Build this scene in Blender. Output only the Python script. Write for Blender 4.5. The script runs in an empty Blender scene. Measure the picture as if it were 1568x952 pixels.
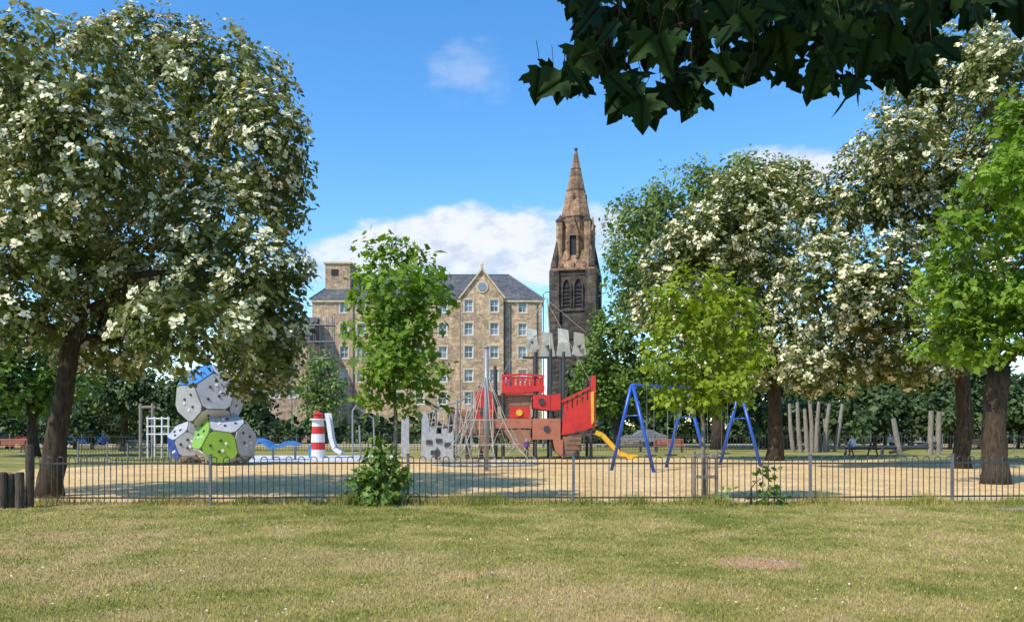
import bpy, bmesh, math, random
import numpy as np
from mathutils import Vector, Matrix, noise
random.seed(7); rng=np.random.default_rng(11)
scn=bpy.context.scene
EYE=1.6; F=1300.0; CX=784.0; HY=655.0
def X(px,d): return (px-CX)/F*d
def Z(py,d): return EYE+(HY-py)/F*d
def Q(px,py,d): return Vector((X(px,d),d,Z(py,d)))
def link(o): scn.collection.objects.link(o); return o
# ------------------------------------------------------------------ materials
def newmat(name):
    m=bpy.data.materials.new(name); m.use_nodes=True
    nt=m.node_tree; return m,nt,nt.nodes,nt.links,nt.nodes['Principled BSDF']
def nz(nt,scale,detail=4,rough=.55,vec=None):
    n=nt.nodes.new('ShaderNodeTexNoise'); n.inputs['Scale'].default_value=scale
    n.inputs['Detail'].default_value=detail; n.inputs['Roughness'].default_value=rough
    if vec is not None: nt.links.new(vec,n.inputs['Vector'])
    return n.outputs['Fac']
def ramp(nt,fac,stops):
    r=nt.nodes.new('ShaderNodeValToRGB'); nt.links.new(fac,r.inputs[0])
    e=r.color_ramp.elements
    while len(e)<len(stops): e.new(0.5)
    for i,(p,c) in enumerate(stops):
        e[i].position=p; e[i].color=(c[0],c[1],c[2],1) if not isinstance(c,(int,float)) else (c,c,c,1)
    return r.outputs[0]
def mix(nt,fac,a,b,mode='MIX'):
    m=nt.nodes.new('ShaderNodeMix'); m.data_type='RGBA'; m.blend_type=mode
    for s,v in ((m.inputs[0],fac),(m.inputs[6],a),(m.inputs[7],b)):
        if isinstance(v,(int,float)): s.default_value=v
        elif isinstance(v,tuple): s.default_value=(v[0],v[1],v[2],1)
        else: nt.links.new(v,s)
    return m.outputs[2]
def mth(nt,op,a,b=0,c=0):
    m=nt.nodes.new('ShaderNodeMath'); m.operation=op
    for s,v in zip(m.inputs,(a,b,c)):
        if isinstance(v,(int,float)): s.default_value=v
        else: nt.links.new(v,s)
    return m.outputs[0]
def bump(nt,h,strength,dist,bsdf):
    b=nt.nodes.new('ShaderNodeBump'); b.inputs['Strength'].default_value=strength; b.inputs['Distance'].default_value=dist
    nt.links.new(h,b.inputs['Height']); nt.links.new(b.outputs[0],bsdf.inputs['Normal'])
def geopos(nt):
    return nt.nodes.new('ShaderNodeNewGeometry').outputs['Position']
def M(name,col,rough=.6,var=.25,scale=6,metal=0,bmp=0.15):
    m,nt,N,L,b=newmat(name); p=geopos(nt)
    f=nz(nt,scale,5,.6,p)
    d=tuple(c*(1-var) for c in col); l=tuple(min(1,c*(1+var)) for c in col)
    L.new(ramp(nt,f,[(.3,d),(.7,l)]),b.inputs['Base Color'])
    b.inputs['Roughness'].default_value=rough; b.inputs['Metallic'].default_value=metal
    if bmp: bump(nt,nz(nt,scale*6,3,.6,p),bmp,.01,b)
    return m
def leafmat(name,ca,cb,trans=.35,rough=.55,spec=.3):
    m,nt,N,L,b=newmat(name)
    a=N.new('ShaderNodeAttribute'); a.attribute_name='tint'
    f=nz(nt,.55,1,.5,geopos(nt))
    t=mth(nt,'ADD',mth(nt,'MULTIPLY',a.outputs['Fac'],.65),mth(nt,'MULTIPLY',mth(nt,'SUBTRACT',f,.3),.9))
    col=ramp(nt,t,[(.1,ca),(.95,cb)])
    L.new(col,b.inputs['Base Color']); b.inputs['Roughness'].default_value=rough
    b.inputs['Specular IOR Level'].default_value=spec
    if trans>0:
        tr=N.new('ShaderNodeBsdfTranslucent'); 
        L.new(mix(nt,1.0,col,(1.0,1.15,.4),'MULTIPLY'),tr.inputs[0])
        ms=N.new('ShaderNodeMixShader'); ms.inputs[0].default_value=trans
        L.new(b.outputs[0],ms.inputs[1]); L.new(tr.outputs[0],ms.inputs[2])
        L.new(ms.outputs[0],N['Material Output'].inputs[0])
    return m
PATCHES=[(X(1160,10.1),10.1,.55,.45),(X(500,10.6),10.6,1.5,.55),(X(180,9.3),9.3,1.6,.5),(X(860,8.2),8.2,1.3,.35)]
def grasscol(nt,dark=1.0):
    p=geopos(nt)
    big=nz(nt,.2,3,.6,p); mid=nz(nt,1.0,5,.7,p); fine=nz(nt,14,2,.7,p)
    t=mth(nt,'ADD',mth(nt,'MULTIPLY',big,.85),mth(nt,'MULTIPLY',mid,.95))
    t=mth(nt,'ADD',t,mth(nt,'MULTIPLY',fine,.3))
    sx=nt.nodes.new('ShaderNodeSeparateXYZ'); nt.links.new(p,sx.inputs[0])
    dry=mth(nt,'MULTIPLY',mth(nt,'SUBTRACT',13,sx.outputs[1]),.014)
    dry=mth(nt,'MAXIMUM',mth(nt,'MINIMUM',dry,.07),-.04)
    t=mth(nt,'ADD',t,dry)
    c=ramp(nt,mth(nt,'MULTIPLY',t,.5),[(.42,(.155*dark,.18*dark,.036*dark)),(.485,(.245*dark,.24*dark,.062*dark)),(.545,(.355*dark,.305*dark,.105*dark)),(.62,(.47*dark,.35*dark,.17*dark))])
    for i,(ax,ay,rx,ry) in enumerate(PATCHES):
        dx=mth(nt,'DIVIDE',mth(nt,'SUBTRACT',sx.outputs[0],ax),rx)
        dy=mth(nt,'DIVIDE',mth(nt,'SUBTRACT',sx.outputs[1],ay),ry)
        r=mth(nt,'ADD',mth(nt,'MULTIPLY',dx,dx),mth(nt,'MULTIPLY',dy,dy))
        r=mth(nt,'ADD',r,mth(nt,'MULTIPLY',mth(nt,'SUBTRACT',mid,.5),3.5))
        k=nt.nodes.new('ShaderNodeMapRange'); nt.links.new(r,k.inputs[0]); k.inputs[1].default_value=.3;k.inputs[2].default_value=1.4 if i==0 else 2.2
        k.inputs[3].default_value=.85 if i==0 else .5;k.inputs[4].default_value=0
        c=mix(nt,k.outputs[0],c,(.50,.31,.20) if i==0 else (.47,.34,.17))
    return c,mid,fine
def mat_ground():
    m,nt,N,L,b=newmat('lawn_ground'); c,mid,fine=grasscol(nt,.88); L.new(c,b.inputs['Base Color'])
    b.inputs['Roughness'].default_value=.95; b.inputs['Specular IOR Level'].default_value=.1
    bump(nt,nz(nt,55,3,.8,geopos(nt)),.7,.03,b); return m
def mat_blade():
    m,nt,N,L,b=newmat('grass_blades'); c,_,_=grasscol(nt,1.0)
    a=N.new('ShaderNodeAttribute'); a.attribute_name='tint'
    g=mix(nt,a.outputs['Fac'],(.62,.70,.50),(1.45,1.36,1.2))
    col=mix(nt,1.0,c,g,'MULTIPLY'); L.new(col,b.inputs['Base Color']); b.inputs['Roughness'].default_value=.8
    b.inputs['Specular IOR Level'].default_value=.2; return m
def mat_chips():
    m,nt,N,L,b=newmat('wood_chips'); p=geopos(nt)
    v=N.new('ShaderNodeTexVoronoi'); v.inputs['Scale'].default_value=17; L.new(p,v.inputs['Vector'])
    c=ramp(nt,v.outputs['Color'],[(0,(.42,.25,.09)),(.35,(.78,.52,.22)),(1,(.98,.77,.42))])
    c=mix(nt,.9,c,mix(nt,ramp(nt,nz(nt,.6,6,.7,p),[(.32,0.),(.62,1.)]),(.72,.62,.50),(1.1,1.06,1.0)),'MULTIPLY')
    L.new(c,b.inputs['Base Color']); b.inputs['Roughness'].default_value=.9
    bump(nt,mth(nt,'ADD',v.outputs['Distance'],nz(nt,3,4,.7,p)),.8,.08,b); return m
def mat_stone(name,c1,c2,mortar,course=.32,stain=.5,bsc=1.0):
    m,nt,N,L,b=newmat(name); p=geopos(nt)
    s=N.new('ShaderNodeSeparateXYZ'); L.new(p,s.inputs[0]); cb=N.new('ShaderNodeCombineXYZ')
    L.new(mth(nt,'ADD',s.outputs[0],mth(nt,'MULTIPLY',s.outputs[1],.83)),cb.inputs[0]); L.new(s.outputs[2],cb.inputs[1])
    br=N.new('ShaderNodeTexBrick'); L.new(cb.outputs[0],br.inputs['Vector']); br.inputs['Scale'].default_value=1
    br.inputs['Brick Width'].default_value=course*2.1; br.inputs['Row Height'].default_value=course
    br.inputs['Mortar Size'].default_value=.018; br.inputs['Color1'].default_value=(*c1,1); br.inputs['Color2'].default_value=(*c2,1); br.inputs['Mortar'].default_value=(*mortar,1)
    st=mix(nt,ramp(nt,nz(nt,.35,6,.7,p),[(.32,0.),(.62,1.)]),(1-stain,1-stain,1-stain*.95),(1.12,1.08,1.05))
    vv=N.new('ShaderNodeMapping'); vv.inputs['Scale'].default_value=(1.6,1.6,.18); L.new(p,vv.inputs[0])
    st2=mix(nt,ramp(nt,nz(nt,1.0,4,.6,vv.outputs[0]),[(.35,0.),(.6,1.)]),((1-stain*.6),)*3,(1.05,)*3)
    c=mix(nt,1,mix(nt,1,br.outputs[0],st,'MULTIPLY'),st2,'MULTIPLY')
    c=mix(nt,.75,c,mix(nt,ramp(nt,nz(nt,2.6,4,.7,p),[(.34,0.),(.66,1.)]),(.5,.46,.42),(1.4,1.35,1.25)),'MULTIPLY')
    L.new(c,b.inputs['Base Color']); b.inputs['Roughness'].default_value=.9
    bump(nt,mth(nt,'ADD',br.outputs['Fac'],nz(nt,9,3,.6,p)),.35*bsc,.04,b); return m
def mat_bark(name,a,c):
    m,nt,N,L,b=newmat(name); p=geopos(nt); mp=N.new('ShaderNodeMapping'); mp.inputs['Scale'].default_value=(14,14,3); L.new(p,mp.inputs[0])
    f=nz(nt,1,5,.7,mp.outputs[0]); L.new(ramp(nt,f,[(.3,a),(.7,c)]),b.inputs['Base Color']); b.inputs['Roughness'].default_value=.9
    b.inputs['Specular IOR Level'].default_value=.15
    bump(nt,f,.9,.05,b); return m
mG=mat_ground(); mB=mat_blade(); mC=mat_chips()
mBark=mat_bark('bark',(.02,.015,.010),(.11,.082,.055)); mBarkL=mat_bark('bark_pale',(.12,.10,.07),(.30,.25,.19))
mWhiteb=leafmat('whitebeam_leaf',(.065,.085,.02),(.29,.31,.095),.3)
mBloss=leafmat('cream_blossom',(.56,.52,.30),(.84,.80,.55),0,.8,.1)
mMaple=leafmat('maple_leaf',(.075,.15,.012),(.32,.47,.045),.4)
mMapleY=leafmat('lime_leaf',(.12,.19,.012),(.42,.50,.035),.42)
mLime=leafmat('ash_leaf',(.10,.15,.035),(.31,.40,.12),.3)
mDark=leafmat('dark_leaf',(.022,.045,.011),(.09,.14,.032),0)
mMidG=leafmat('mid_leaf',(.06,.11,.015),(.20,.30,.05),.2)
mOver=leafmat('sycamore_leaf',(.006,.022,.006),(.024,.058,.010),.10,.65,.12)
mIron=M('painted_iron',(.06,.063,.06),.5,.3,8,.2)
mPost=M('galvanised_post',(.17,.175,.18),.45,.2,6,.4)
mRope=M('rope',(.42,.40,.35),.8); mSteel=M('steel_tube',(.27,.28,.29),.5,.15,5,.3)
mRed=M('red_panel',(.55,.03,.024),.4,.15,3,0,.03); mRust=M('terracotta_panel',(.38,.14,.08),.5,.15,3,0,.03)
mBrown=M('brown_panel',(.27,.14,.085),.55,.25,3); mYel=M('yellow_plastic',(.72,.42,.03),.35,.1,3,0,.02)
mGrey=M('grey_panel',(.38,.39,.41),.5,.15,2.5,0,.03); mDGrey=M('charcoal_panel',(.045,.047,.05),.5)
mCast=M('stone_grey_panel',(.34,.35,.37),.6,.25,5)
mGreen=M('green_panel',(.20,.38,.05),.4,.1,2,0,.03); mBlue=M('blue_paint',(.02,.085,.42),.35,.12,4,0,.03)
mLBlue=M('light_blue_panel',(.05,.20,.52),.4,.1,3,0,.03)
mWhite=M('white_paint',(.70,.70,.68),.5,.06,3,0,.03); mSail=M('sail_board',(.40,.40,.35),.6,.2,3)
mTimber=mat_bark('weathered_timber',(.15,.12,.09),(.38,.33,.27)); mTimberD=mat_bark('dark_timber',(.05,.038,.03),(.15,.115,.085))
mRubber=M('pale_rubber',(.55,.55,.56),.9,.12,1.5)
mAsph=M('asphalt',(.055,.055,.058),.9,.2,4)
mEarth=M('bare_earth',(.24,.18,.12),.95,.3,3)
mSand=mat_stone('sandstone_wall',(.62,.46,.30),(.38,.28,.19),(.50,.41,.30),.34,.28)
mSandP=mat_stone('pink_sandstone',(.54,.39,.28),(.40,.28,.20),(.48,.40,.32),.34,.25)
mDressed=M('dressed_stone',(.57,.46,.32),.85,.2,2)
mTowerS=mat_stone('blackened_stone',(.15,.12,.09),(.055,.048,.044),(.07,.06,.052),.4,.62)
mSpireS=mat_stone('spire_stone',(.50,.32,.185),(.29,.19,.12),(.17,.125,.09),.42,.68)
mSlate=mat_stone('slate_roof',(.13,.14,.16),(.08,.088,.105),(.05,.055,.065),.28,.25)
mLead=M('lead',(.14,.15,.17),.6)
mGlass,_nt,_N,_L,_b=newmat('window_glass'); 
_L.new(ramp(_nt,nz(_nt,.6,1,.5,geopos(_nt)),[(.42,(.03,.04,.05)),(.58,(.20,.23,.26))]),_b.inputs['Base Color']); _b.inputs['Roughness'].default_value=.08; _b.inputs['Specular IOR Level'].default_value=.9
mLouvreShade=M('louvre_and_opening_shade',(.02,.02,.022),.8)  # near-black for louvres, and as painted shade in arch openings
# ------------------------------------------------------------------ mesh tools
class MB:
    def __init__(s): s.v=[]; s.f=[]; s.m=[]
    def add(s,vs,fs,mat=0):
        k=len(s.v); s.v+= [tuple(v) for v in vs]; s.f+=[tuple(i+k for i in f) for f in fs]; s.m+=[mat]*len(fs)
    def box(s,c,sz,mat=0,rz=0,R=None):
        R=R or Matrix.Rotation(rz,3,'Z'); h=Vector(sz)/2; c=Vector(c)
        vs=[c+R@Vector((x*h.x,y*h.y,z*h.z)) for x in(-1,1) for y in(-1,1) for z in(-1,1)]
        s.add(vs,[(0,1,3,2),(4,6,7,5),(0,4,5,1),(2,3,7,6),(0,2,6,4),(1,5,7,3)],mat)
    def bar(s,a,b,w,t,mat=0,up=(0,0,1)):
        a=Vector(a);b=Vector(b);d=(b-a);L=d.length;d.normalize();u=Vector(up)
        sd=d.cross(u); 
        if sd.length<1e-4: sd=Vector((1,0,0))
        sd.normalize(); n=sd.cross(d)
        R=Matrix((d,sd,n)).transposed(); s.box((a+b)/2,(L,w,t),mat,R=R)
    def tube(s,pts,rad,n=8,mat=0,cap=True):
        pts=[Vector(p) for p in pts]; 
        if not hasattr(rad,'__len__'): rad=[rad]*len(pts)
        k=len(s.v); ref=None
        for i,p in enumerate(pts):
            t=(pts[min(i+1,len(pts)-1)]-pts[max(i-1,0)]); 
            if t.length<1e-7: t=Vector((0,0,1))
            t.normalize()
            if ref is None: ref=t.orthogonal().normalized()
            ref=(ref-t*ref.dot(t)); 
            if ref.length<1e-5: ref=t.orthogonal()
            ref.normalize(); b=t.cross(ref)
            for j in range(n):
                a=2*math.pi*j/n; s.v.append(tuple(p+(ref*math.cos(a)+b*math.sin(a))*rad[i]))
        fs=[]
        for i in range(len(pts)-1):
            for j in range(n):
                fs.append((k+i*n+j,k+i*n+(j+1)%n,k+(i+1)*n+(j+1)%n,k+(i+1)*n+j))
        if cap: fs.append(tuple(k+j for j in reversed(range(n)))); fs.append(tuple(k+(len(pts)-1)*n+j for j in range(n)))
        s.f+=fs; s.m+=[mat]*len(fs)
    def ext(s,poly,vec,mat=0):
        n=len(poly); vec=Vector(vec); a=[Vector(p) for p in poly]; b=[p+vec for p in a]
        s.add(a+b,[tuple(range(n)),tuple(reversed(range(n,2*n)))]+[(i,(i+1)%n,(i+1)%n+n,i+n)[::-1] for i in range(n)],mat)
    def obj(s,name,mats,parent=None,smooth=False,bevel=0):
        me=bpy.data.meshes.new(name); V=np.array(s.v,dtype=float)
        c=Vector(((V[:,0].min()+V[:,0].max())/2,(V[:,1].min()+V[:,1].max())/2,V[:,2].min()))
        me.from_pydata([tuple(x) for x in (V-np.array(c))],[],s.f)
        for m in mats: me.materials.append(m)
        me.polygons.foreach_set('material_index',s.m)
        if smooth: me.polygons.foreach_set('use_smooth',[True]*len(s.f))
        bm=bmesh.new(); bm.from_mesh(me); bmesh.ops.recalc_face_normals(bm,faces=bm.faces); bm.to_mesh(me); bm.free()
        o=link(bpy.data.objects.new(name,me)); place(o,c,parent)
        if bevel:
            b=o.modifiers.new('bevel','BEVEL'); b.width=bevel; b.segments=2; b.limit_method='ANGLE'
        return o
def place(o,c,parent):
    if parent is not None: o.parent=parent; o.location=Vector(c)-parent.location
    else: o.location=c
def root(name,loc):
    e=bpy.data.objects.new(name,None); e.empty_display_size=.5; e.location=loc; return link(e)
# ------------------------------------------------------------------ leaves
DIA=np.array([(0,0,0),(.5,.33,.06),(1,0,-.06),(.5,-.33,.06)]); DIAF=[(0,1,2,3)]
MAP=np.array([(0,0,0),(.08,.36,-.03),(.34,.24,.02),(.62,.5,-.05),(.62,.2,.01),(1,0,-.1),(.62,-.2,.01),(.62,-.5,-.05),(.34,-.24,.02),(.08,-.36,-.03)]); MAPF=[(0,1,2,3,4,5),(0,5,6,7,8,9)]
def norm(a): return a/np.maximum(np.linalg.norm(a,axis=1,keepdims=True),1e-9)
def templ(name,P,D,S,U,size,T,Fc,tint,mat,parent=None):
    N=len(P);K=len(T)
    V=P[:,None]+size[:,None,None]*(T[None,:,0:1]*D[:,None]+T[None,:,1:2]*S[:,None]+T[None,:,2:3]*U[:,None])
    V=V.reshape(-1,3); c=np.array([V[:,0].mean(),V[:,1].mean(),V[:,2].min()]); V=V-c
    Lt=np.array([i for f in Fc for i in f]); sz=np.array([len(f) for f in Fc])
    loops=(np.arange(N)[:,None]*K+Lt[None]).ravel().astype(np.int32)
    st=np.concatenate([[0],np.cumsum(sz)[:-1]]); starts=(np.arange(N)[:,None]*len(Lt)+st[None]).ravel().astype(np.int32)
    me=bpy.data.meshes.new(name); me.vertices.add(len(V)); me.loops.add(len(loops)); me.polygons.add(len(starts))
    me.vertices.foreach_set('co',V.astype(np.float32).ravel()); me.loops.foreach_set('vertex_index',loops); me.polygons.foreach_set('loop_start',starts)
    me.update(calc_edges=True)
    at=me.attributes.new('tint','FLOAT','FACE'); at.data.foreach_set('value',np.repeat(tint,len(Fc)).astype(np.float32))
    me.materials.append(mat); o=link(bpy.data.objects.new(name,me)); place(o,Vector(c),parent); return o
def frames(D,Uh):
    S=norm(np.cross(D,Uh)); U=np.cross(S,D); return S,U
def clump_leaves(C,Nn,scale,per,ls,T,Fc,mat,name,parent,droop=.25,spread=.22,dk=1.0):
    n=len(C); R=rng.normal(size=(n,3)); t=norm(np.cross(Nn,R)); b=np.cross(Nn,t)
    idx=np.repeat(np.arange(n),per); N=len(idx)
    ph=rng.uniform(0,2*np.pi,N); el=rng.normal(.1,.45,N)
    D=norm(np.cos(ph)[:,None]*t[idx]+np.sin(ph)[:,None]*b[idx]+el[:,None]*Nn[idx]+np.array([0,0,-droop])+rng.normal(0,.15,(N,3)))
    off=rng.uniform(.0,1,N)*spread*scale
    P=C[idx]+D*off[:,None]+rng.normal(0,.06*scale,(N,3))
    S,U=frames(D,norm(Nn[idx]+rng.normal(0,.4,(N,3))))
    size=ls*rng.uniform(.65,1.2,N)
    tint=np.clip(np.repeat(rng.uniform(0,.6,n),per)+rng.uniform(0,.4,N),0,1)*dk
    return templ(name,P,D,S,U,size,T,Fc,tint,mat,parent)
def blossoms(C,Nn,scale,parent,name='blossom',per=11):
    n=len(C); idx=np.repeat(np.arange(n),per); N=len(idx)
    k=rng.uniform(.55,1.2,n)[idx]
    R=rng.normal(size=(n,3)); t=norm(np.cross(Nn,R)); b=np.cross(Nn,t)
    ph=rng.uniform(0,2*np.pi,N); r=np.sqrt(rng.uniform(0,1,N))*.155*scale*k
    P=C[idx]+Nn[idx]*((.15*scale-2.0*r*r/(scale)))[:,None]+(np.cos(ph)*r)[:,None]*t[idx]+(np.sin(ph)*r)[:,None]*b[idx]+rng.normal(0,.014*scale,(N,3))
    D=norm(rng.normal(size=(N,3))); D=norm(D-Nn[idx]*(np.sum(D*Nn[idx],1)*.7)[:,None])
    S,U=frames(D,norm(Nn[idx]+rng.normal(0,.35,(N,3))))
    T=np.array([(-.5,-.5,0),(.5,-.45,.08),(.55,.5,0),(-.45,.5,.1)])
    templ(name,P,D,S,U,.08*scale*rng.uniform(.7,1.3,N),T,[(0,1,2,3)],rng.uniform(0,1,N),mBloss,parent)
def tree(name,trunk,lobes,scale=1,dens=5,per=14,ls=.13,T=DIA,Fc=DIAF,mat=None,bloss=0,bark=None,gap=-.22,droop=.25,limb=1.0,rough=.22,mass=False,spread=.22,twigs=.12,core=.25):
    bark=bark or mBark
    r=root(name,(trunk[0][0],trunk[0][1],0)) 
    mb=MB(); pts=[t[:3] for t in trunk]; rad=[t[3] for t in trunk]
    if mass:
        for l in lobes: mb.tube([(l[0],l[1],-.1),(l[0]+.1,l[1],l[2]*.5),(l[0],l[1],l[2])],[.16,.13,.08],7)
    else:
        P2=[];R2=[]
        for i in range(len(pts)-1):
            a,b=Vector(pts[i]),Vector(pts[i+1])
            for k in range(4):
                f=k/4; p=a.lerp(b,f); w=rad[i]*.12
                P2.append(p+Vector((random.uniform(-w,w),random.uniform(-w,w),0))); R2.append((rad[i]*(1-f)+rad[i+1]*f)*random.uniform(.94,1.06))
        P2.append(Vector(pts[-1])); R2.append(rad[-1]); R2[0]*=1.25; P2[0].z=-.1
        mb.tube(P2,R2,12)
        nodes=[(P2[-1],R2[-1])]; 
        if len(P2)>5: nodes.append((P2[-3],R2[-3]))
        cs=sorted(range(len(lobes)),key=lambda i:(Vector(lobes[i][:3])-P2[-1]).length)
        rt=rad[-1]
        for i in cs:
            c=Vector(lobes[i][:3]); c=Vector((c.x,c.y,c.z-lobes[i][5]*.25))
            best=min(nodes,key=lambda n:(n[0]-c).length+(.6*max(0,n[0].z-c.z)))
            a,ra=best; L=(c-a).length
            m=[a]; 
            for k in range(1,5):
                f=k/4; q=a.lerp(c,f)+Vector((0,0,math.sin(f*math.pi)*L*.10))+Vector((random.uniform(-1,1),random.uniform(-1,1),random.uniform(-1,1)))*L*.045*(k<4)
                m.append(q)
            r0=min(ra*.68,rt*.6); r1=max(r0*.5,.010*scale)
            mb.tube(m,[r0+(r1-r0)*k/4*limb for k in range(5)],7,cap=False)
            nodes.append((m[-1],r1)); nodes.append((m[2],r0*.75))
    Cs=[];Ns=[];Ks=[];Kn=[]
    for (cx,cy,cz,rx,ry,rz) in lobes:
        area=4*math.pi*(((rx*ry)**1.6+(rx*rz)**1.6+(ry*rz)**1.6)/3)**(1/1.6)
        n=int(area*dens/scale**2)
        seed=Vector((cx*.7,cy*.3,cz))
        for _ in range(n):
            v=Vector((random.gauss(0,1),random.gauss(0,1),random.gauss(0,1))).normalized()
            if not mass and v.y>.55 and random.random()<.45: continue
            rr=1-.40*random.random()**1.7
            rr*=1+rough*1.6*noise.noise(v*2.3+seed)+rough*.8*noise.noise(v*6+seed)
            p=Vector((cx+v.x*rx*rr,cy+v.y*ry*rr,cz+v.z*rz*rr))
            if p.z<.15: continue
            if noise.noise(p*(.9/scale**.5)+Vector((3,7,1)))<gap: continue
            deep=False
            for (a,b2,c2,d2,e2,f2) in lobes:
                if ((p.x-a)/d2)**2+((p.y-b2)/e2)**2+((p.z-c2)/f2)**2<.40: deep=True;break
            if deep and random.random()<.88: continue
            o=Vector((v.x/rx,v.y/ry,v.z/rz)).normalized()
            nn=(o*.85+Vector((0,0,.6))+Vector((random.gauss(0,.25),random.gauss(0,.25),random.gauss(0,.25)))).normalized()
            Cs.append(p);Ns.append(nn)
            if random.random()<twigs:
                q=Vector((cx,cy,cz)).lerp(p,.35); mm=q.lerp(p,.5)+Vector((random.uniform(-.1,.1),random.uniform(-.1,.1),.08))*scale
                mb.tube([q,mm,p],[.018*scale,.012*scale,.006*scale],4,cap=False)
        for _ in range(int(n*core)):
            v=Vector((random.gauss(0,1),random.gauss(0,1),random.gauss(0,1))).normalized(); rr=random.uniform(.25,.72)
            p=Vector((cx+v.x*rx*rr,cy+v.y*ry*rr,cz+v.z*rz*rr))
            if p.z<.1 or noise.noise(p*(.9/scale**.5)+Vector((3,7,1)))<gap: continue
            Ks.append(p);Kn.append((v+Vector((0,0,.4))).normalized())
    mb.obj('trunk_and_limbs',[bark],r,smooth=True)
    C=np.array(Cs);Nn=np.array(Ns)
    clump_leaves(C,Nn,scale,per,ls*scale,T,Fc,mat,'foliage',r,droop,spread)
    if len(Ks)>2: clump_leaves(np.array(Ks),np.array(Kn),scale*1.5,7,ls*scale*1.9,DIA,DIAF,mat,'inner_foliage',r,droop,.3,.5)  # inner leaves tinted darker, crown-interior shade put into the colour
    if bloss>0:
        w=np.array([noise.noise(Vector(c)*.5)*.9 for c in Cs])
        keep=(rng.uniform(0,1,len(C))<bloss+w*.7+(Nn[:,2]-.5)*.35)
        if keep.sum(): blossoms(C[keep],Nn[keep],scale,r)
    return r
def lobset(d,items,dep=.5,bias=.15):
    xs=[i[0] for i in items]; c=(min(xs)+max(xs))/2; R=(max(xs)-min(xs))/2+1
    out=[]
    for it in items:
        px,py,rx,ry=it[:4]
        if len(it)>4: dy=it[4]
        else:
            fr=min(1,abs(px-c)/R); dy=(random.uniform(-1,1)-bias)*R*d/F*math.sqrt(max(0,1-fr*fr*.8))*dep
        dd=d+dy; s=dd/F; out.append((X(px,dd),dd,Z(py,dd),rx*s,(rx+ry)/2*s,ry*s))
    return out
# ------------------------------------------------------------------ ground
mb=MB(); mb.add([(-1500,-300,0),(1500,-300,0),(1500,2500,0),(-1500,2500,0)],[(0,1,2,3)]); mb.obj('lawn_ground',[mG])
def sheet(name,pts,z,mat,sub=14,jit=.12):
    P=[]
    n=len(pts)
    for i in range(n):
        a=Vector(pts[i]);b=Vector(pts[(i+1)%n])
        for k in range(sub):
            p=a.lerp(b,k/sub); P.append((p.x+random.uniform(-jit,jit),p.y+random.uniform(-jit,jit),z))
    mb=MB(); mb.add(P,[tuple(range(len(P)))]); return mb.obj(name,[mat])
sheet('wood_chip_surface',[(-11.4,18.3),(-4,18.45),(3,18.25),(9,18.5),(14,18.6),(21,28),(24,42),(14,45),(2,46.5),(-6,44),(-14,41),(-19,33),(-15,24)],.004,mC,30,.08)
sheet('rubber_safety_surface',[(-13,40),(-8,41),(-6.2,43.5),(-6.6,50),(-15,50),(-15.4,44)],.008,mRubber,10,.03)
sheet('bare_earth_patch',[(9.6,16.6),(13.5,16.2),(16,16.8),(16,17.9),(12,17.9),(10,17.5)],.004,mEarth,12,.12)
mb=MB(); mb.box((0,78,.002),(260,7,.012),0); 
for y in (74.4,81.6): mb.box((0,y,.05),(260,.16,.12),1)
for x in range(-120,120,6): mb.box((x,78,.0115),(2.4,.1,.005),2)
mb.obj('road',[mAsph,mDressed,mWhite])
# grass blades
def blades(name,x,y,h,w,lean=.35):
    N=len(x); P=np.stack([x,y,np.zeros(N)],1); D=norm(np.stack([rng.normal(0,lean,N),rng.normal(0,lean,N),np.ones(N)],1))
    S=norm(np.stack([rng.normal(size=N),rng.normal(size=N)*.6,np.zeros(N)],1))
    T=np.array([(0,-.5,0),(0,.5,0),(1,0,0)])
    V=P[:,None]+(T[None,:,0:1]*h[:,None,None]*D[:,None])+(T[None,:,1:2]*w[:,None,None]*S[:,None])
    V=V.reshape(-1,3); me=bpy.data.meshes.new(name); me.vertices.add(3*N); me.loops.add(3*N); me.polygons.add(N)
    me.vertices.foreach_set('co',V.astype(np.float32).ravel()); me.loops.foreach_set('vertex_index',np.arange(3*N,dtype=np.int32)); me.polygons.foreach_set('loop_start',(np.arange(N)*3).astype(np.int32)); me.update(calc_edges=True)
    at=me.attributes.new('tint','FLOAT','FACE'); at.data.foreach_set('value',rng.uniform(0,1,N).astype(np.float32)); me.materials.append(mB)
    return link(bpy.data.objects.new(name,me))
N=230000; d=6.0*(18.2/6.0)**rng.uniform(0,1,N); x=rng.uniform(-1,1,N)*(.62*d+1.5)
blades('lawn_grass',x,d,rng.uniform(.012,.036,N)*(1+.02*d),.004+.0006*d,.5)
N=34000; x=rng.uniform(-11.5,13.5,N); y=18.0+rng.normal(0,.2,N)
k=np.array([noise.noise(Vector((a*1.3,0,2.2))) for a in x]); keep=rng.uniform(-.5,.6,N)<k; x=x[keep];y=y[keep];k=k[keep]
blades('long_grass_verge',x,y,rng.uniform(.04,.22,len(x))*(1+k),np.full(len(x),.011),.3)
N=1300; d=rng.uniform(6.5,17.5,N); x=rng.uniform(-1,1,N)*.62*d; P=np.stack([x,d,np.full(N,.035)],1)
D=norm(np.stack([rng.normal(size=N),rng.normal(size=N),rng.normal(0,.3,N)],1)); S,U=frames(D,np.tile([0,0,1.],(N,1)))
templ('fallen_blossom',P,D,S,U,rng.uniform(.010,.024,N),np.array([(-.5,-.4,0),(.5,-.4,0),(.5,.4,.1),(-.5,.4,.1)]),[(0,1,2,3)],rng.uniform(0,1,N),mBloss)
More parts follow.
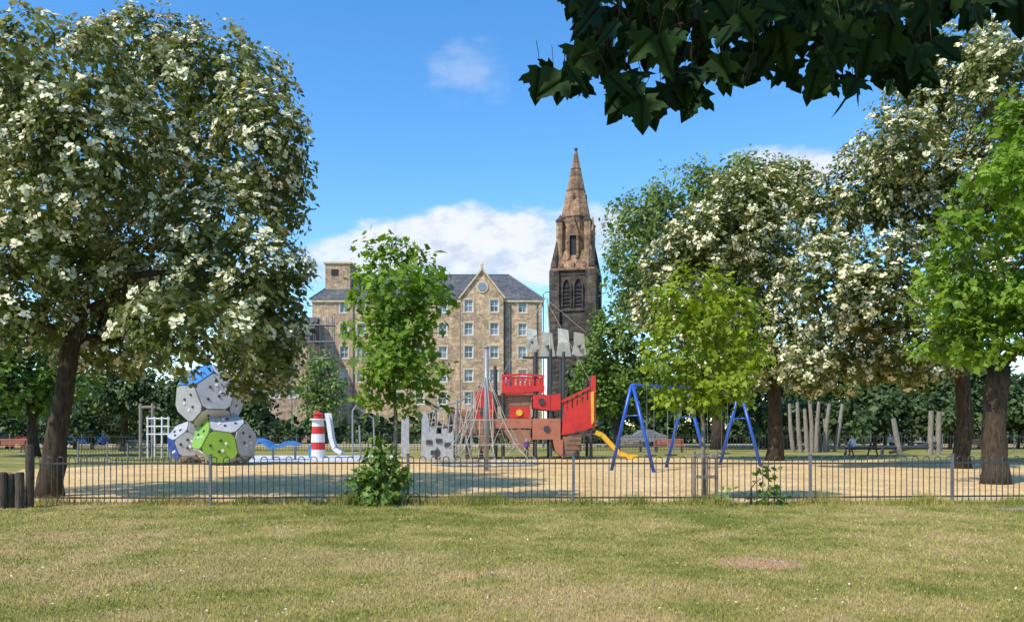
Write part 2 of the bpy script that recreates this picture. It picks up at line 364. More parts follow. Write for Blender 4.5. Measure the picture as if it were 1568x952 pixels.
# ------------------------------------------------------------------ trees
def trk(items,d):
    return [(X(px,d),d,Z(py,d) if py is not None else 0,r) for px,py,r in items]
tree('whitebeam_tree',trk([(76,759,.30),(90,660,.24),(103,560,.21),(118,480,.18)],20),
 lobset(20,[(90,110,110,85),(215,105,120,82),(335,130,100,80),(400,215,75,85),(300,250,140,115),(130,250,135,115),(0,180,125,115),(-80,350,140,150),(60,370,120,110),(180,400,145,120),(330,390,125,120),(408,450,68,105),(392,560,66,52),(290,500,110,68),(180,515,100,62),(20,480,90,55),(425,300,48,58),(120,520,60,45),(420,510,46,70)],.8,.1),
 .92,8.2,11,.165,DIA,DIAF,mWhiteb,.82,gap=-.27,core=.2)
tree('whitebeam_tree',trk([(1187,704,.38),(1187,620,.33),(1180,540,.28)],42),
 lobset(42,[(1150,310,75,50),(1205,290,50,42),(1090,370,75,62),(1035,400,50,46),(1010,465,45,50),(1160,400,90,85),(1080,480,90,70),(1190,510,70,70),(1130,560,80,45)],.6),
 1.3,8,11,.17,DIA,DIAF,mWhiteb,.85,gap=-.34)
tree('whitebeam_tree',trk([(1470,716,.34),(1478,630,.30),(1470,540,.26)],34),
 lobset(34,[(1490,85,65,55),(1425,155,75,65),(1540,130,80,80),(1375,215,62,55),(1340,285,75,75),(1430,300,110,100),(1265,335,55,60),(1262,440,62,75),(1350,440,110,90),(1295,540,85,55),(1400,540,90,55),(1235,560,45,42),(1560,260,90,100),(1510,420,80,80)],.6),
 1.15,8,11,.17,DIA,DIAF,mWhiteb,.85,gap=-.34)
tree('maple_tree',trk([(1523,739,.37),(1522,660,.33),(1530,560,.30)],24.5),
 lobset(24.5,[(1575,215,45,75,0),(1540,300,75,70),(1505,250,30,30,0),(1650,260,110,150),(1455,440,60,50),(1540,440,110,90),(1490,525,85,38),(1620,480,120,90),(1475,350,36,35,-1),(1440,520,45,35)],.6),
 1.1,6.8,11,.18,MAP,MAPF,mMaple,0,gap=-.22,rough=.34)
tree('ash_tree',trk([(1100,684,.5),(1100,560,.4),(1090,450,.35)],64),
 lobset(64,[(1090,285,70,38),(1015,320,60,45),(968,345,42,45),(958,400,32,38),(1150,262,55,28),(1060,370,100,70),(1000,420,60,60),(1200,285,50,40),(1130,340,90,60),(975,460,40,40),(1100,470,100,60)],.6),
 2.0,9,11,.16,DIA,DIAF,mLime,0,gap=-.2,rough=.4)
tree('sycamore_tree',trk([(945,682,.3),(945,610,.26),(945,560,.22)],72),
 lobset(72,[(945,500,42,42),(915,555,38,38),(970,560,50,45),(940,600,60,32),(1000,600,50,35),(905,610,30,30)],.6),2.2,9,12,.17,DIA,DIAF,mMidG,0)
tree('maple_sapling',[(X(603,18.3),18.3,0,.05),(X(606,18.3),18.3,1.8,.042),(X(600,18.3),18.3,3.6,.032),(X(598,18.3),18.3,4.9,.018)],
 lobset(18.3,[(598,388,30,24),(575,415,28,24),(648,408,24,22),(602,445,56,34),(658,455,34,36),(572,495,34,44),(625,510,58,44),(684,500,26,34),(600,560,52,34),(650,560,34,26),(640,612,42,20),(575,595,26,26),(668,625,20,14),(560,455,22,26)],.6),
 .9,12,10,.17,MAP,MAPF,mMaple,0,bark=mBarkL,gap=-.24,rough=.42,limb=.8,spread=.28,core=.08,twigs=.2)
tree('lime_sapling',[(X(1078,18.8),18.8,0,.055),(X(1076,18.8),18.8,1.8,.045),(X(1075,18.8),18.8,3.5,.03),(X(1075,18.8),18.8,4.6,.018)],
 lobset(18.8,[(1080,448,60,32),(1035,480,40,42),(1115,485,52,42),(1075,530,82,44),(1020,545,32,36),(1135,540,36,38),(1040,588,42,26),(1110,590,48,24),(1075,612,38,16)],.6),
 .9,11,11,.16,MAP,MAPF,mMapleY,0,bark=mBarkL,gap=-.25,rough=.42,limb=.8,core=.08,spread=.28)
tree('hawthorn_tree',trk([(490,691,.14),(489,640,.12),(488,600,.1)],58),
 lobset(58,[(492,556,26,20),(474,590,24,26),(508,592,24,28),(488,622,34,24)],.5),1.5,8,11,.17,DIA,DIAF,mLime,0,rough=.35)
tree('sycamore_tree',trk([(52,698,.3),(50,640,.25),(45,600,.2)],48),
 lobset(48,[(10,510,70,45),(60,570,60,40),(-10,590,80,40),(-60,540,70,60),(40,610,50,26),(110,590,50,30)],.5),1.8,8,12,.17,MAP,MAPF,mMidG,0)
tree('sycamore_tree',trk([(190,690,.3),(190,640,.25),(190,610,.2)],60),
 lobset(60,[(150,600,60,35),(220,605,60,34),(280,600,50,36),(190,580,60,30)],.5),2.0,8,12,.17,DIA,DIAF,mDark,0)
# distant mass
items=[]
for px in range(-260,420,38): items.append((px+random.uniform(-12,12),622+random.uniform(-14,14),36,36,random.uniform(-6,6)))
for px in range(900,1900,38): items.append((px+random.uniform(-12,12),600+random.uniform(-18,18),40,44,random.uniform(-6,6)))
lb=lobset(92,items)
items=[]
for px in range(380,1900,26): items.append((px+random.uniform(-6,6),659+random.uniform(-4,4),22,random.uniform(10,18),random.uniform(-3,3)))
for px in range(-260,380,30): items.append((px+random.uniform(-6,6),655+random.uniform(-4,4),26,random.uniform(16,22),random.uniform(-3,3)))
lb+=lobset(87,items)
tree('background_trees',[(X(1300,92),92,0,.3)],lb,3.0,8,10,.20,DIA,DIAF,mDark,0,mass=True,twigs=0,gap=-.5,core=.35)
items=[]
for px in range(1170,1900,32): items.append((px+random.uniform(-9,9),632+random.uniform(-10,14),30,34,random.uniform(-2,2)))
for px in range(-160,190,34): items.append((px+random.uniform(-9,9),650+random.uniform(-8,8),26,18,random.uniform(-2,2)))
tree('hedge',[(X(1300,66),66,0,.1)],lobset(66,items),2.2,7.5,10,.19,DIA,DIAF,mDark,0,mass=True,twigs=0,gap=-.4,core=.35)
# shrubs at the fence
def shrub(name,px,d,items,mat,dens=9,ls=.17):
    tree(name,[(X(px,d),d,0,.03),(X(px,d),d,.35,.02)],lobset(d,items,.4),.8,dens,9,ls,MAP,MAPF,mat,0,gap=-.3,rough=.35,spread=.3,twigs=.35,core=.1)
shrub('shrub',580,17.7,[(582,712,26,22),(560,742,26,26),(600,740,26,28),(578,758,36,18),(585,688,16,14)],mMidG,13)
shrub('shrub',1150,17.8,[(1130,757,24,14),(1168,757,26,13),(1165,728,16,16),(1150,765,40,9)],mMidG,13)
# overhanging sycamore, its trunk out of view to the right
def overhang():
    tx,ty=5.6,-.6
    r=root('overhanging_sycamore_tree',(tx,ty,0)); mb=MB()
    mb.tube([(tx,ty,-.1),(tx-.05,ty,1.5),(tx,ty+.1,3.2),(tx-.3,ty+.1,5),(tx-.6,ty,7.5)],[.36,.3,.27,.2,.1],12)
    main=[(tx,ty+.1,3.6),(4.2,.9,4.1),(3.0,2.0,3.75),tuple(Q(1330,-60,3.0)),tuple(Q(1130,0,2.95)),tuple(Q(990,60,2.9)),tuple(Q(870,110,2.85))]
    mb.tube(main,[.12,.08,.045,.022,.012,.007,.004],7)
    def twig(a,b,r=.006): 
        a=Vector(a);b=Vector(b); mb.tube([a,a.lerp(b,.5)+Vector((0,0,.02)),b],[r,r*.8,r*.5],5)
    pts=[(850,132),(878,136),(905,40),(915,85),(935,30),(945,140),(965,60),(985,165),(1000,85),(1005,20),(1020,160),(1030,60),(1045,125),(1055,20),(1075,95),(1085,10),(1095,110),(1110,50),(1130,90),(1135,20),(1160,65),(1180,108),(1165,15),(1195,70),
     (1210,30),(1225,5),(1245,80),(1255,20),(1262,132),(1295,138),(1280,70),(1305,15),(1320,80),(1340,30),(1350,98),(1375,122),(1385,60),(1365,20),(1395,118),(1405,30),(1425,20),(930,-5),(970,-5),(1040,-10),(1110,-15),(1180,-15),(1290,-15),(1480,12),(1505,16),(1540,4),(1465,-8),(895,20),(1060,150),(1410,80),(1230,45),(1150,30),(1070,40),(980,25),(950,50),(1020,30),(1100,25),(1270,100),(930,100),(1300,50)]
    P=[];D=[];U=[];sz=[]
    mains=[Vector(m) for m in main[3:]]+[Vector(Q(1230,-30,2.97)),Vector(Q(1060,30,2.92)),Vector(Q(930,85,2.87))]
    sub=[Vector(Q(1290,50,3.0)),Vector(Q(1360,40,3.1)),Vector(Q(1480,-40,3.1))]
    for a,b in ((mains[0],sub[0]),(mains[0],sub[1]),(Vector(main[2]),sub[2])): twig(a,b,.009)
    mains+=sub
    for (px,py) in pts:
        for k in range(6 if py<100 else 4):
            dd=2.95+random.uniform(-.35,.45); p=Vector(Q(px+random.uniform(-24,24),py-20+random.uniform(-16,14),dd))
            n=min(mains,key=lambda q:(q-p).length)
            j=p+Vector((random.uniform(-.04,.04),random.uniform(-.04,.04),.07+random.uniform(0,.04)))
            if k==0: twig(n,j,.004)
            mb.tube([j,j.lerp(p,.5)+Vector((0,0,.01)),p],[.0016,.0014,.0012],4,cap=False)
            v=Vector((random.gauss(0,.65),random.gauss(-.1,.5),-.9)).normalized(); P.append(p);D.append(v)
            U.append(Vector((random.gauss(0,.6),-1+random.gauss(0,.35),random.gauss(.4,.35)))); sz.append(random.uniform(.08,.145))
    for _ in range(9):
        e=Vector((random.uniform(-3.5,3.5),random.uniform(-3,1.6),random.uniform(4.4,6.2)))
        a=Vector((tx-.2,ty,4.6)); mb.tube([a,a.lerp(e,.5)+Vector((0,0,.5)),e],[.1,.06,.02],6)
    for _ in range(5600):  # leaves of an unseen crown overhead, added to shade the hanging sprays
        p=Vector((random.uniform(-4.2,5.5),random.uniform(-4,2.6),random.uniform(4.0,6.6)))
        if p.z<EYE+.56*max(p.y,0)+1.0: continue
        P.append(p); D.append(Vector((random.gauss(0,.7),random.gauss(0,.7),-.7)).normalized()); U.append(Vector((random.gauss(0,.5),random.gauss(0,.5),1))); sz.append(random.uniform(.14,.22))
    mb.obj('trunk_and_limbs',[mBark],r,smooth=True)
    half=[(0,0),(-.07,.13),(-.03,.40),(.09,.30),(.15,.33),(.22,.50),(.40,.62),(.38,.46),(.46,.42),(.42,.26),(.50,.20),(.60,.27),(.68,.20),(.74,.19),(1,0)]
    T=[(a,b,-.22*b*b+ .10*b-.12*a*a) for a,b in half]+[(a,-b,-.22*b*b+.10*b-.12*a*a) for a,b in half[1:-1]]
    n=len(half); f1=tuple(range(n)); f2=(0,)+tuple(range(n,2*n-2))+(n-1,)
    P=np.array(P);D=np.array(D);S,Un=frames(D,norm(np.array(U)))
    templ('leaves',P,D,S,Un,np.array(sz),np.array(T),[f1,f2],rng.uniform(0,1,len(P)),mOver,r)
overhang()
# ------------------------------------------------------------------ fences
def fence(name,path,h,sp,rb,postlist,rails=(.14,),bow=True):
    r=root(name,(path[0][0],path[0][1],0)); mb=MB()
    pts=[Vector((a,b,0)) for a,b in path]
    acc=[];
    for i in range(len(pts)-1):
        a,b=pts[i],pts[i+1]; L=(b-a).length; n=int(L/sp)
        for k in range(n): acc.append(a.lerp(b,k/n))
        for z in rails: mb.bar(a+Vector((0,0,z)),b+Vector((0,0,z)),.012,.035)
        mb.bar(a+Vector((0,0,h-.14)),b+Vector((0,0,h-.14)),.012,.035)
    for i,p in enumerate(acc):
        jx=random.uniform(-.008,.008)
        mb.tube([p+Vector((0,0,.04)),p+Vector((jx,0,h-.05))],rb,5,cap=not bow)
        if bow and i%2==0 and i+1<len(acc):
            q=acc[i+1]; c=(p+q)/2; m=[]
            for k in range(6):
                t=math.pi*k/5; m.append(c+(p-c)*math.cos(t)+Vector((0,0,h-.05+.05*math.sin(t))))
            mb.tube(m,rb,5)
    mb.obj('railings',[mIron],r)
    mp=MB()
    for p in postlist: mp.box((p[0],p[1]-.03,h*.52),(.055,.055,h*1.04)); mp.box((p[0],p[1]-.03,h*1.04+.01),(.07,.07,.02))
    mp.obj('posts',[mPost],r); return r
fp=[(X(52,17.9),17.9),(X(323,17.8),17.8),(X(625,18.2),18.2),(X(878,17.95),17.95),(X(1240,18.0),18.0),(X(1457,18.3),18.3),(X(1680,18.5),18.5)]
fence('bow_top_fence',fp,1.0,.125,.0105,fp[1:-1])
fence('boundary_fence',[(-48,60),(-10,58),(20,59),(55,61)],1.15,.22,.016,[(x,59.2) for x in range(-45,55,5)])
fence('play_area_gate',[(X(120,37),37),(X(165,37),37)],.95,.12,.014,[(X(120,37),37),(X(165,37),37)])
fence('play_area_gate',[(X(172,39),39),(X(262,39.5),39.5)],.85,.13,.014,[(X(196,39.1),39.1),(X(262,39.5),39.5)])
# bollards
mb=MB()
for px,top,d in ((4,722,17.0),(17,724,17.1),(30,722,17.0),(45,680,17.3),(-12,722,17.0)):
    x=X(px,d); z=Z(top,d); R=.085+random.uniform(-.01,.015)
    mb.tube([(x,d,-.1),(x+.01,d,z*.5),(x,d,z-.03),(x,d,z)],[R,R*.97,R*.98,R*.8],12)
mb.obj('timber_bollards',[mTimberD],smooth=False)
# tree stakes
mb=MB()
for px,d,top in ((1063,18.5,690),(1097,18.5,688),(1082,19.1,700)):
    mb.tube([(X(px,d),d,-.05),(X(px,d),d,Z(top,d))],.04,8)
for z in (.55,1.0): mb.bar((X(1063,18.5),18.46,z),(X(1097,18.5),18.46,z),.02,.07)
mb.obj('sapling_stakes',[mTimber])
# ------------------------------------------------------------------ play equipment
def dodec():
    ph=(1+5**.5)/2; v=[]
    for a in(-1,1):
        for b in(-1,1):
            for c in(-1,1): v.append((a,b,c))
            v+= [(0,a/ph,b*ph),(a/ph,b*ph,0),(a*ph,0,b/ph)]
    bm=bmesh.new(); 
    for p in v: bm.verts.new(Vector(p).normalized())
    bmesh.ops.convex_hull(bm,input=bm.verts); bmesh.ops.dissolve_limit(bm,angle_limit=.05,verts=bm.verts,edges=bm.edges)
    fs=[[w.co.copy() for w in f.verts] for f in bm.faces]; bm.free(); return fs
DF=dodec()
def climber():
    d=37.5; r=root('polyhedron_climber',(X(325,d),d,0)); idx=0
    specs=[((322,608,37.5),1.55,(.35,.2,.5),0),((344,676,37.3),1.42,(.1,.5,1.2),1),((292,678,38.2),1.05,(.6,.1,.2),2)]
    for (px,py,dd),R,rot,kind in specs:
        c=Q(px,py,dd); E=Matrix.Rotation(rot[0],3,'X')@Matrix.Rotation(rot[1],3,'Y')@Matrix.Rotation(rot[2],3,'Z')
        mb=MB()
        for f in DF:
            k5=len(f); fv=[E@p for p in f]; ctr=sum(fv,Vector((0,0,0)))/k5; n=ctr.normalized()
            mb.add([c+p*R*.955 for p in fv],[tuple(range(k5))],1)
            pan=[]
            for i in range(k5):
                a,b=fv[i],fv[(i+1)%k5]
                pan.append(a.lerp(b,.14)); pan.append(a.lerp(b,.86))
            pan=[ctr+(p-ctr)*.94 for p in pan]
            m=0
            if kind==0:
                if n.z>.62 and n.x<.5: m=3
                elif n.x<-.8: m=2
            if kind==1 and n.y<-.6: m=2
            if kind==2 and n.x<-.3 and n.z<.3: m=4
            mb.ext([c+p*R for p in pan],n*-.06,m)
            t=n.orthogonal().normalized(); b=n.cross(t)
            for k in range(5):
                a=k*2.4+n.x*3; rr=R*.22*(0.6+.35*(k%3))
                q=c+ctr*R+(t*math.cos(a)+b*math.sin(a))*rr
                mb.tube([q+n*-.02,q+n*.045],[.075,.05],8,5 if k%2 else 1)
        mb.obj('polyhedron',[mGrey,mDGrey,mGreen,mLBlue,mBlue,mWhite],r)
climber()
def swings():
    r=root('swing_set',(X(1050,34),34,0)); mb=MB()
    Ax=[(X(968,31.5),31.5,3.22),(X(1051,34),34,3.2),(X(1133,36.5),36.5,3.18)]
    bd=(Vector(Ax[2])-Vector(Ax[0])); bd.z=0; bd.normalize(); pd=Vector((bd.y,-bd.x,0))
    for a in Ax:
        a=Vector(a)
        for s in(-1,1):
            f=a+pd*s*1.0+bd*.02*s; mb.tube([Vector((f.x,f.y,-.05)),a+pd*s*.03],.068,10)
        mb.bar(a+pd*.36+Vector((0,0,-1.15)),a-pd*.36+Vector((0,0,-1.15)),.05,.05)
    for i in(0,1): mb.tube([Vector(Ax[i]),Vector(Ax[i+1])],.05,10)
    mb.obj('frame',[mBlue],r,smooth=True)
    ms=MB()
    for i in(0,1):
        for f in(.32,.7):
            p=Vector(Ax[i]).lerp(Vector(Ax[i+1]),f)
            for s in(-.22,.22):
                ms.tube([p+bd*s,p+bd*s+Vector((0,0,-2.6))],.012,5,0)
            ms.box(p+Vector((0,0,-2.65)),(.5,.22,.05),1,rz=math.atan2(bd.y,bd.x))
    ms.obj('chains_and_seats',[mSteel,mDGrey],r)
swings()
def ropenet():
    d=31.8; x0=X(745,d); r=root('rope_pyramid_climber',(x0,d,0)); mb=MB(); top=Z(532,d)
    mb.tube([(x0,d,-.1),(x0,d,top)],.085,10); mb.tube([(x0,d,top),(x0,d,top+.08)],[.11,.05],10)
    mb.obj('mast',[mSteel],r,smooth=True)
    m=MB(); n=8
    def ring(R,z): return [Vector((x0+R*math.cos(2*math.pi*k/n+.2),d+R*math.sin(2*math.pi*k/n+.2),z)) for k in range(n)]
    levels=[(2.05,.28),(1.3,1.0),(.75,1.9)]
    rs=[ring(*l) for l in levels]
    for k in range(n):
        m.tube([Vector((x0,d,top-.9))]+[q[k] for q in reversed(rs)],.014,5)
    for q in rs:
        m.tube(q+[q[0]],.012 if q is not rs[0] else .05,5)
    for a,b in zip(rs[:-1],rs[1:]):
        for k in range(0,n,2): m.tube([a[k],b[(k+1)%n]],.01,4)
    m.obj('ropes',[mRope],r)
ropenet()
def ship():
    d=44.0; dep=2.4; r=root('pirate_ship_play_tower',(X(800,d),d,0))
    P=MB()
    for px,top in((735,590),(758,560),(770,600),(820,538),(843,534),(863,538),(905,575),(690,625),(885,640),(715,632)):
        for dd in (d,d+dep): P.tube([(X(px,d),dd,-.05),(X(px,d),dd,Z(top,d) if dd==d or top<600 else Z(top,d)*.9)],.085,8)
    P.obj('posts',[mDGrey],r)
    G=MB()
    for px,top,dd in((652,628,.5),(668,618,-.8),(684,622,.2),(700,612,-1.0),(722,600,-.9)):
        G.tube([(X(px,d),d+dd,-.05),(X(px+2,d),d+dd,Z(top,d))],.055,7)
    for a,b in(((652,632),(684,625)),((668,622),(700,616)),((700,616),(724,603)),((652,655),(700,650))): G.tube([Q(a[0],a[1],d),Q(b[0],b[1],d)+Vector((0,-.6,0))],.04,6)
    G.obj('climbing_frame_poles',[mSteel],r)
    A=MB() # materials 0 red 1 rust 2 brown 3 yellow 4 grey 5 sail 6 charcoal 7 white
    def pan(pts,dd,m,t=.06): A.ext([Q(px,py,d)+Vector((0,dd,0)) for px,py in pts],(0,t,0),m)
    for dd in(-.12,dep+.1):
        pan([(860,665),(862,632),(884,620),(903,610),(905,575),(912,574),(912,652),(890,660)],dd,0)
        for k in range(6):
            x=863+k*7.5; yb=632-k*3.6; pan([(x,yb-1),(x,yb-16),(x+4.6,yb-18),(x+4.6,yb-3)],dd+.004,0)
        pan([(860,616),(903,595),(903,591),(860,612)],dd-.06,0,.05)
        pan([(815,640),(858,640),(858,672),(815,672)],dd-.02,1)
        pan([(846,672),(862,672),(862,700),(850,690)],dd-.01,1)
        pan([(768,601),(834,598),(834,590),(768,590)],dd,0)
        for k in range(9): x=769+k*7.4; pan([(x,590),(x,577),(x+4.4,577),(x+4.4,590)],dd+.003,0)
        pan([(768,577),(800,574),(834,577),(834,574),(800,571),(768,573)],dd-.06,0,.05)
        pan([(816,604),(842,604),(842,628),(816,624)],dd,0)
        pan([(843,604),(858,602),(858,626),(843,628)],dd,0)
        pan([(728,600),(742,592),(752,598),(758,622),(755,640),(730,640)],dd,0)
        pan([(688,624),(706,625),(728,630),(728,664),(712,668),(696,658)],dd,2)
        pan([(729,641),(757,641),(757,668),(729,668)],dd+.01,2)
        pan([(758,640),(814,640),(814,655),(758,655)],dd-.01,1)
        pan([(760,604),(814,604),(814,620),(760,620)],dd+.3,2)
        pan([(780,622),(812,622),(812,639),(780,639)],dd,0)
        pan([(904,600),(909,598),(909,645),(905,650)],dd-.07,3,.03)
        pan([(770,657),(812,657),(812,688),(790,688)],dd,2)
        pan([(735,669),(752,669),(748,690),(738,690)],dd,2)
        pan([(862,668),(890,664),(890,690),(866,696)],dd+.02,2)
    for px,py,mm in((837,656,6),(740,630,6),(795,631,3),(829,614,6)):
        q=Q(px,py,d)+Vector((0,-.17,0)); A.tube([q,q+Vector((0,-.03,0))],.17,14,mm)
    for px0,px1,py,mm in((690,760,660,2),(758,862,664,2),(765,836,604,2),(860,912,664,2)):
        a=Q(px0,py,d);b=Q(px1,py,d); A.box(((a.x+b.x)/2,d+dep/2,a.z),((b.x-a.x),dep,.08),mm)
    for k in range(6): A.box((X(872+k*4,d),d-.5-k*.0,.25+k*.24),(.9,.25,.05),6)
    prof=[(912,664),(922,668),(935,682),(948,696),(962,701),(976,702)]
    for i in range(len(prof)-1):
        a=Q(prof[i][0],prof[i][1],d)+Vector((0,.3,0)); b=Q(prof[i+1][0],prof[i+1][1],d)+Vector((0,.3,0))
        A.bar(a,b,.62,.05,3)
        for s in(-.33,.33): A.bar(a+Vector((0,s,.1)),b+Vector((0,s,.1)),.05,.24,3)
    # sails
    for x0,y0,x1,y1,sk in [(806,500,824,535,4),(829,506,849,546,-3),(854,500,873,546,5),(878,507,897,544,-5)]:
        A.ext([Q(x0+1,y0,d)+Vector((0,.3+sk*.03,0)),Q(x1-2,y0+3,d)+Vector((0,.3+sk*.03,0)),Q(x1-1,(y0+y1)/2,d)+Vector((0,.25,0)),Q(x1+2,y1-2,d)+Vector((0,.3,0)),Q((x0+x1)/2,y1,d)+Vector((0,.3,0)),Q(x0-2,y1-3,d)+Vector((0,.3,0)),Q(x0+1,(y0+y1)/2,d)+Vector((0,.25,0))],(0,.04,0),5)
        q=Q((x0+x1)/2,(y0+y1)/2+4,d)+Vector((0,.3+sk*.015,0)); A.tube([q+Vector((0,-.10,0)),q+Vector((0,-.06,0))],[.15,.15],3,6)
    A.tube([Q(800,546,d)+Vector((0,.3,0)),Q(902,546,d)+Vector((0,.3,0))],.06,6,6)
    # castle panel on the left
    e=41.0
    def pc(pts,m,o=0): A.ext([Q(px,py,e)+Vector((0,o,0)) for px,py in pts],(0,.06,0),m)
    pc([(646,703),(646,660),(652,655),(652,662),(658,662),(658,655),(668,655),(668,663),(676,663),(676,655),(684,655),(684,662),(690,662),(694,657),(694,703)],4)
    for px,py in((657,676),(672,674),(685,680),(664,692)): A.box(Q(px,py,e)+Vector((0,-.03,0)),(.28,.05,.2),6)
    pc([(666,703),(666,690),(670,684),(674,690),(674,703)],6,-.03)
    for px in (608,642):
        pc([(px,700),(px+1,640),(px+6,628),(px+13,642),(px+13,700)],4,.8+(px%3)*.3)
    A.obj('panels_decks_slide',[mRed,mRust,mBrown,mYel,mCast,mSail,mDGrey,mWhite],r)
    R=MB()
    for k in range(7): 
        R.tube([Q(700+k*9,615-k*2,d)+Vector((0,-.3,0)),Q(690+k*11,700,d)+Vector((0,-1.2,0))],.018,4)
    for k in range(6): R.tube([Q(699-k*1.5,628+k*13,d)+Vector((0,-.4-k*.15,0)),Q(757,628+k*13,d)+Vector((0,-.4-k*.15,0))],.018,4)
    for k in range(5): R.tube([Q(668+k*8,620,d)+Vector((0,-.8,0)),Q(656+k*10,702,d)+Vector((0,-2.0,0))],.018,4)
    top=Q(834,455,d)
    R.tube([(X(843,d),d,Z(540,d)),(X(838,d),d+.1,top.z)],.035,6)
    for px,py in((808,500),(897,508),(760,590),(905,585)): R.tube([top,Q(px,py,d)],.012,4)
    for px0,px1 in ((704,722),(716,700)):R.tube([Q(px0,628,d-2),Q(px1,705,d-1)],.05,6)
    R.obj('ropes_and_nets',[mRope],r)
ship()
def lighthouse():
    d=46.; r=root('lighthouse_play_slide',(X(488,d),d,0)); mb=MB(); x=X(487,d)
    hs=[0,.45,.85,1.3,1.7,2.05]; h=Z(632,d)
    R=lambda z:.42-.11*z/2.05
    for i in range(5): mb.tube([(x,d,hs[i]),(x,d,hs[i+1])],[R(hs[i]),R(hs[i+1])],16,[1,0][i%2])
    mb.tube([(x,d,2.05),(x,d,2.12)],.44,16,1); mb.tube([(x,d,2.12),(x,d,2.36)],.26,12,0); mb.tube([(x,d,2.36),(x,d,2.55)],[.32,.03],12,0)
    pr=[(500,634),(503,650),(506,672),(511,688),(522,695)]
    for a,b in zip(pr[:-1],pr[1:]):
        A=Q(*a,d)+Vector((0,.1,0));B=Q(*b,d)+Vector((0,.1,0)); mb.bar(A,B,.6,.05,1)
        for s in(-.32,.32): mb.bar(A+Vector((.05,s,.08)),B+Vector((.05,s,.08)),.05,.22,1)
    mb.box((X(478,d),d,.35),(.25,.5,.7),2)
    mb.obj('tower_and_slide',[mRed,mWhite,mLBlue],r)
lighthouse()
def misc():
    mb=MB(); d=43
    pts=[(382,684),(388,676),(398,672),(408,676),(418,684),(430,682),(444,676),(456,680)]
    for a,b in zip(pts[:-1],pts[1:]): mb.bar(Q(*a,d),Q(*b,d),1.2,.14,0)
    for px in(388,418,452): mb.tube([(X(px,d),d,0),(X(px,d),d,Z(682,d)-.05)],.06,8,1)
    mb.obj('wave_balance_beam',[mLBlue,mSteel])
    mb=MB(); d=46
    for px in(226,237,248,258): mb.tube([(X(px,d),d,0),(X(px,d),d,Z(637,d))],.05,6,0)
    for py in(640,652,664): mb.tube([Q(224,py,d),Q(260,py,d)],.04,6,0)
    for px in(203,222): mb.tube([(X(px,d),d+1,0),(X(px,d),d+1,Z(616,d))],.1,8,1)
    mb.tube([Q(200,622,d)+Vector((0,1,0)),Q(226,622,d)+Vector((0,1,0))],.08,8,1)
    mb.obj('climbing_frame',[mWhite,mTimber])
    mb=MB(); d=44
    mb.tube([(X(540,d),d,0),(X(540,d),d,Z(628,d)),(X(546,d),d,Z(620,d))],.05,8)
    mb.tube([(X(548,d),d+.8,0),(X(546,d),d+.8,Z(650,d))],.05,8); mb.tube([Q(546,622,d),Q(572,640,d)],.03,6); mb.tube([Q(572,640,d),(X(574,d),d,0)],.045,8)
    mb.obj('balance_pole_frame',[mSteel])
    mb=MB(); d=57
    for b,t,ty in((1215,1209,617),(1226,1221,615),(1236,1232,625),(1243,1240,612),(1250,1254,614),(1262,1270,617),(1268,1262,640),(1278,1290,618),(1256,1250,640)):
        dd=d+random.uniform(-1.2,1.2); B=Vector((X(b,dd),dd,-.1)); T_=Q(t,ty,dd)
        mb.tube([B,B.lerp(T_,.5)+Vector((random.uniform(-.08,.08),0,0)),T_],[.15,.14,.11],10)
    mb.obj('leaning_log_posts',[mTimber])
    mb=MB(); d=52
    for b,t,ty in((1378,1368,640),(1424,1426,628),(1436,1438,630)): mb.tube([(X(b,d),d,-.1),Q(t,ty,d)],[.18,.14],10,0)
    mb.tube([Q(1352,684,d),Q(1440,684,d)],.12,8,1); mb.tube([Q(1362,692,d),Q(1436,676,d)],.1,8,1); mb.tube([Q(1352,684,d),Q(1350,696,d)],.1,8,1)
    mb.obj('timber_trim_trail',[mTimber,mDGrey])
    def bench(px,d,mat,w=1.7,back=True,name='park_bench'):
        mb=MB(); x=X(px,d)
        for k in range(4): mb.box((x,d-.2+k*.13,.45),(w,.1,.04),0)
        if back:
            for k in range(3): mb.box((x,d+.3+k*.03,.58+k*.14),(w,.03,.1),0)
        for s in(-1,1):
            xx=x+s*(w/2-.15); mb.box((xx,d-.18,.21),(.06,.06,.42),1); mb.box((xx,d+.28,.4),(.06,.06,.8),1); mb.box((xx,d+.05,.40),(.055,.5,.05),1)
        mb.obj(name,[mat,mIron])
    bench(1025,56,mRust,2.0); bench(15,56,mRust,2.0); bench(210,50,mTimber,1.6); bench(965,57,mTimber); bench(1490,54,mTimberD,1.9)
    mb=MB(); d=50; x=X(1318,d)
    for k in range(5): mb.box((x,d-.32+k*.16,.76),(1.8,.14,.04))
    for s in(-.75,.75):
        for k in range(2): mb.box((x,d+s-.07+k*.14,.45),(1.8,.12,.04))
    for s in(-.7,.7):
        mb.bar((x+s,d-.7,0),(x+s,d-.2,.74),.05,.09); mb.bar((x+s,d+.7,0),(x+s,d+.2,.74),.05,.09); mb.bar((x+s+.06,d-.8,.4),(x+s+.06,d+.8,.4),.05,.09)
    mb.obj('picnic_table',[mTimberD])
    for px,d,top in((832,70,450),(447,84,560),(1330,84,590),(118,80,600)):
        mb=MB(); x=X(px,d); zt=Z(top,d)
        mb.tube([(x,d,0),(x,d,1.0),(x,d,1.02),(x,d,zt)],[.1,.1,.06,.045],8); mb.tube([(x,d,zt),(x+.2,d,zt+.18),(x+.7,d,zt+.2)],.035,6); mb.box((x+.9,d,zt+.2),(.55,.2,.09))
        mb.obj('street_lamp',[mPost])
misc()
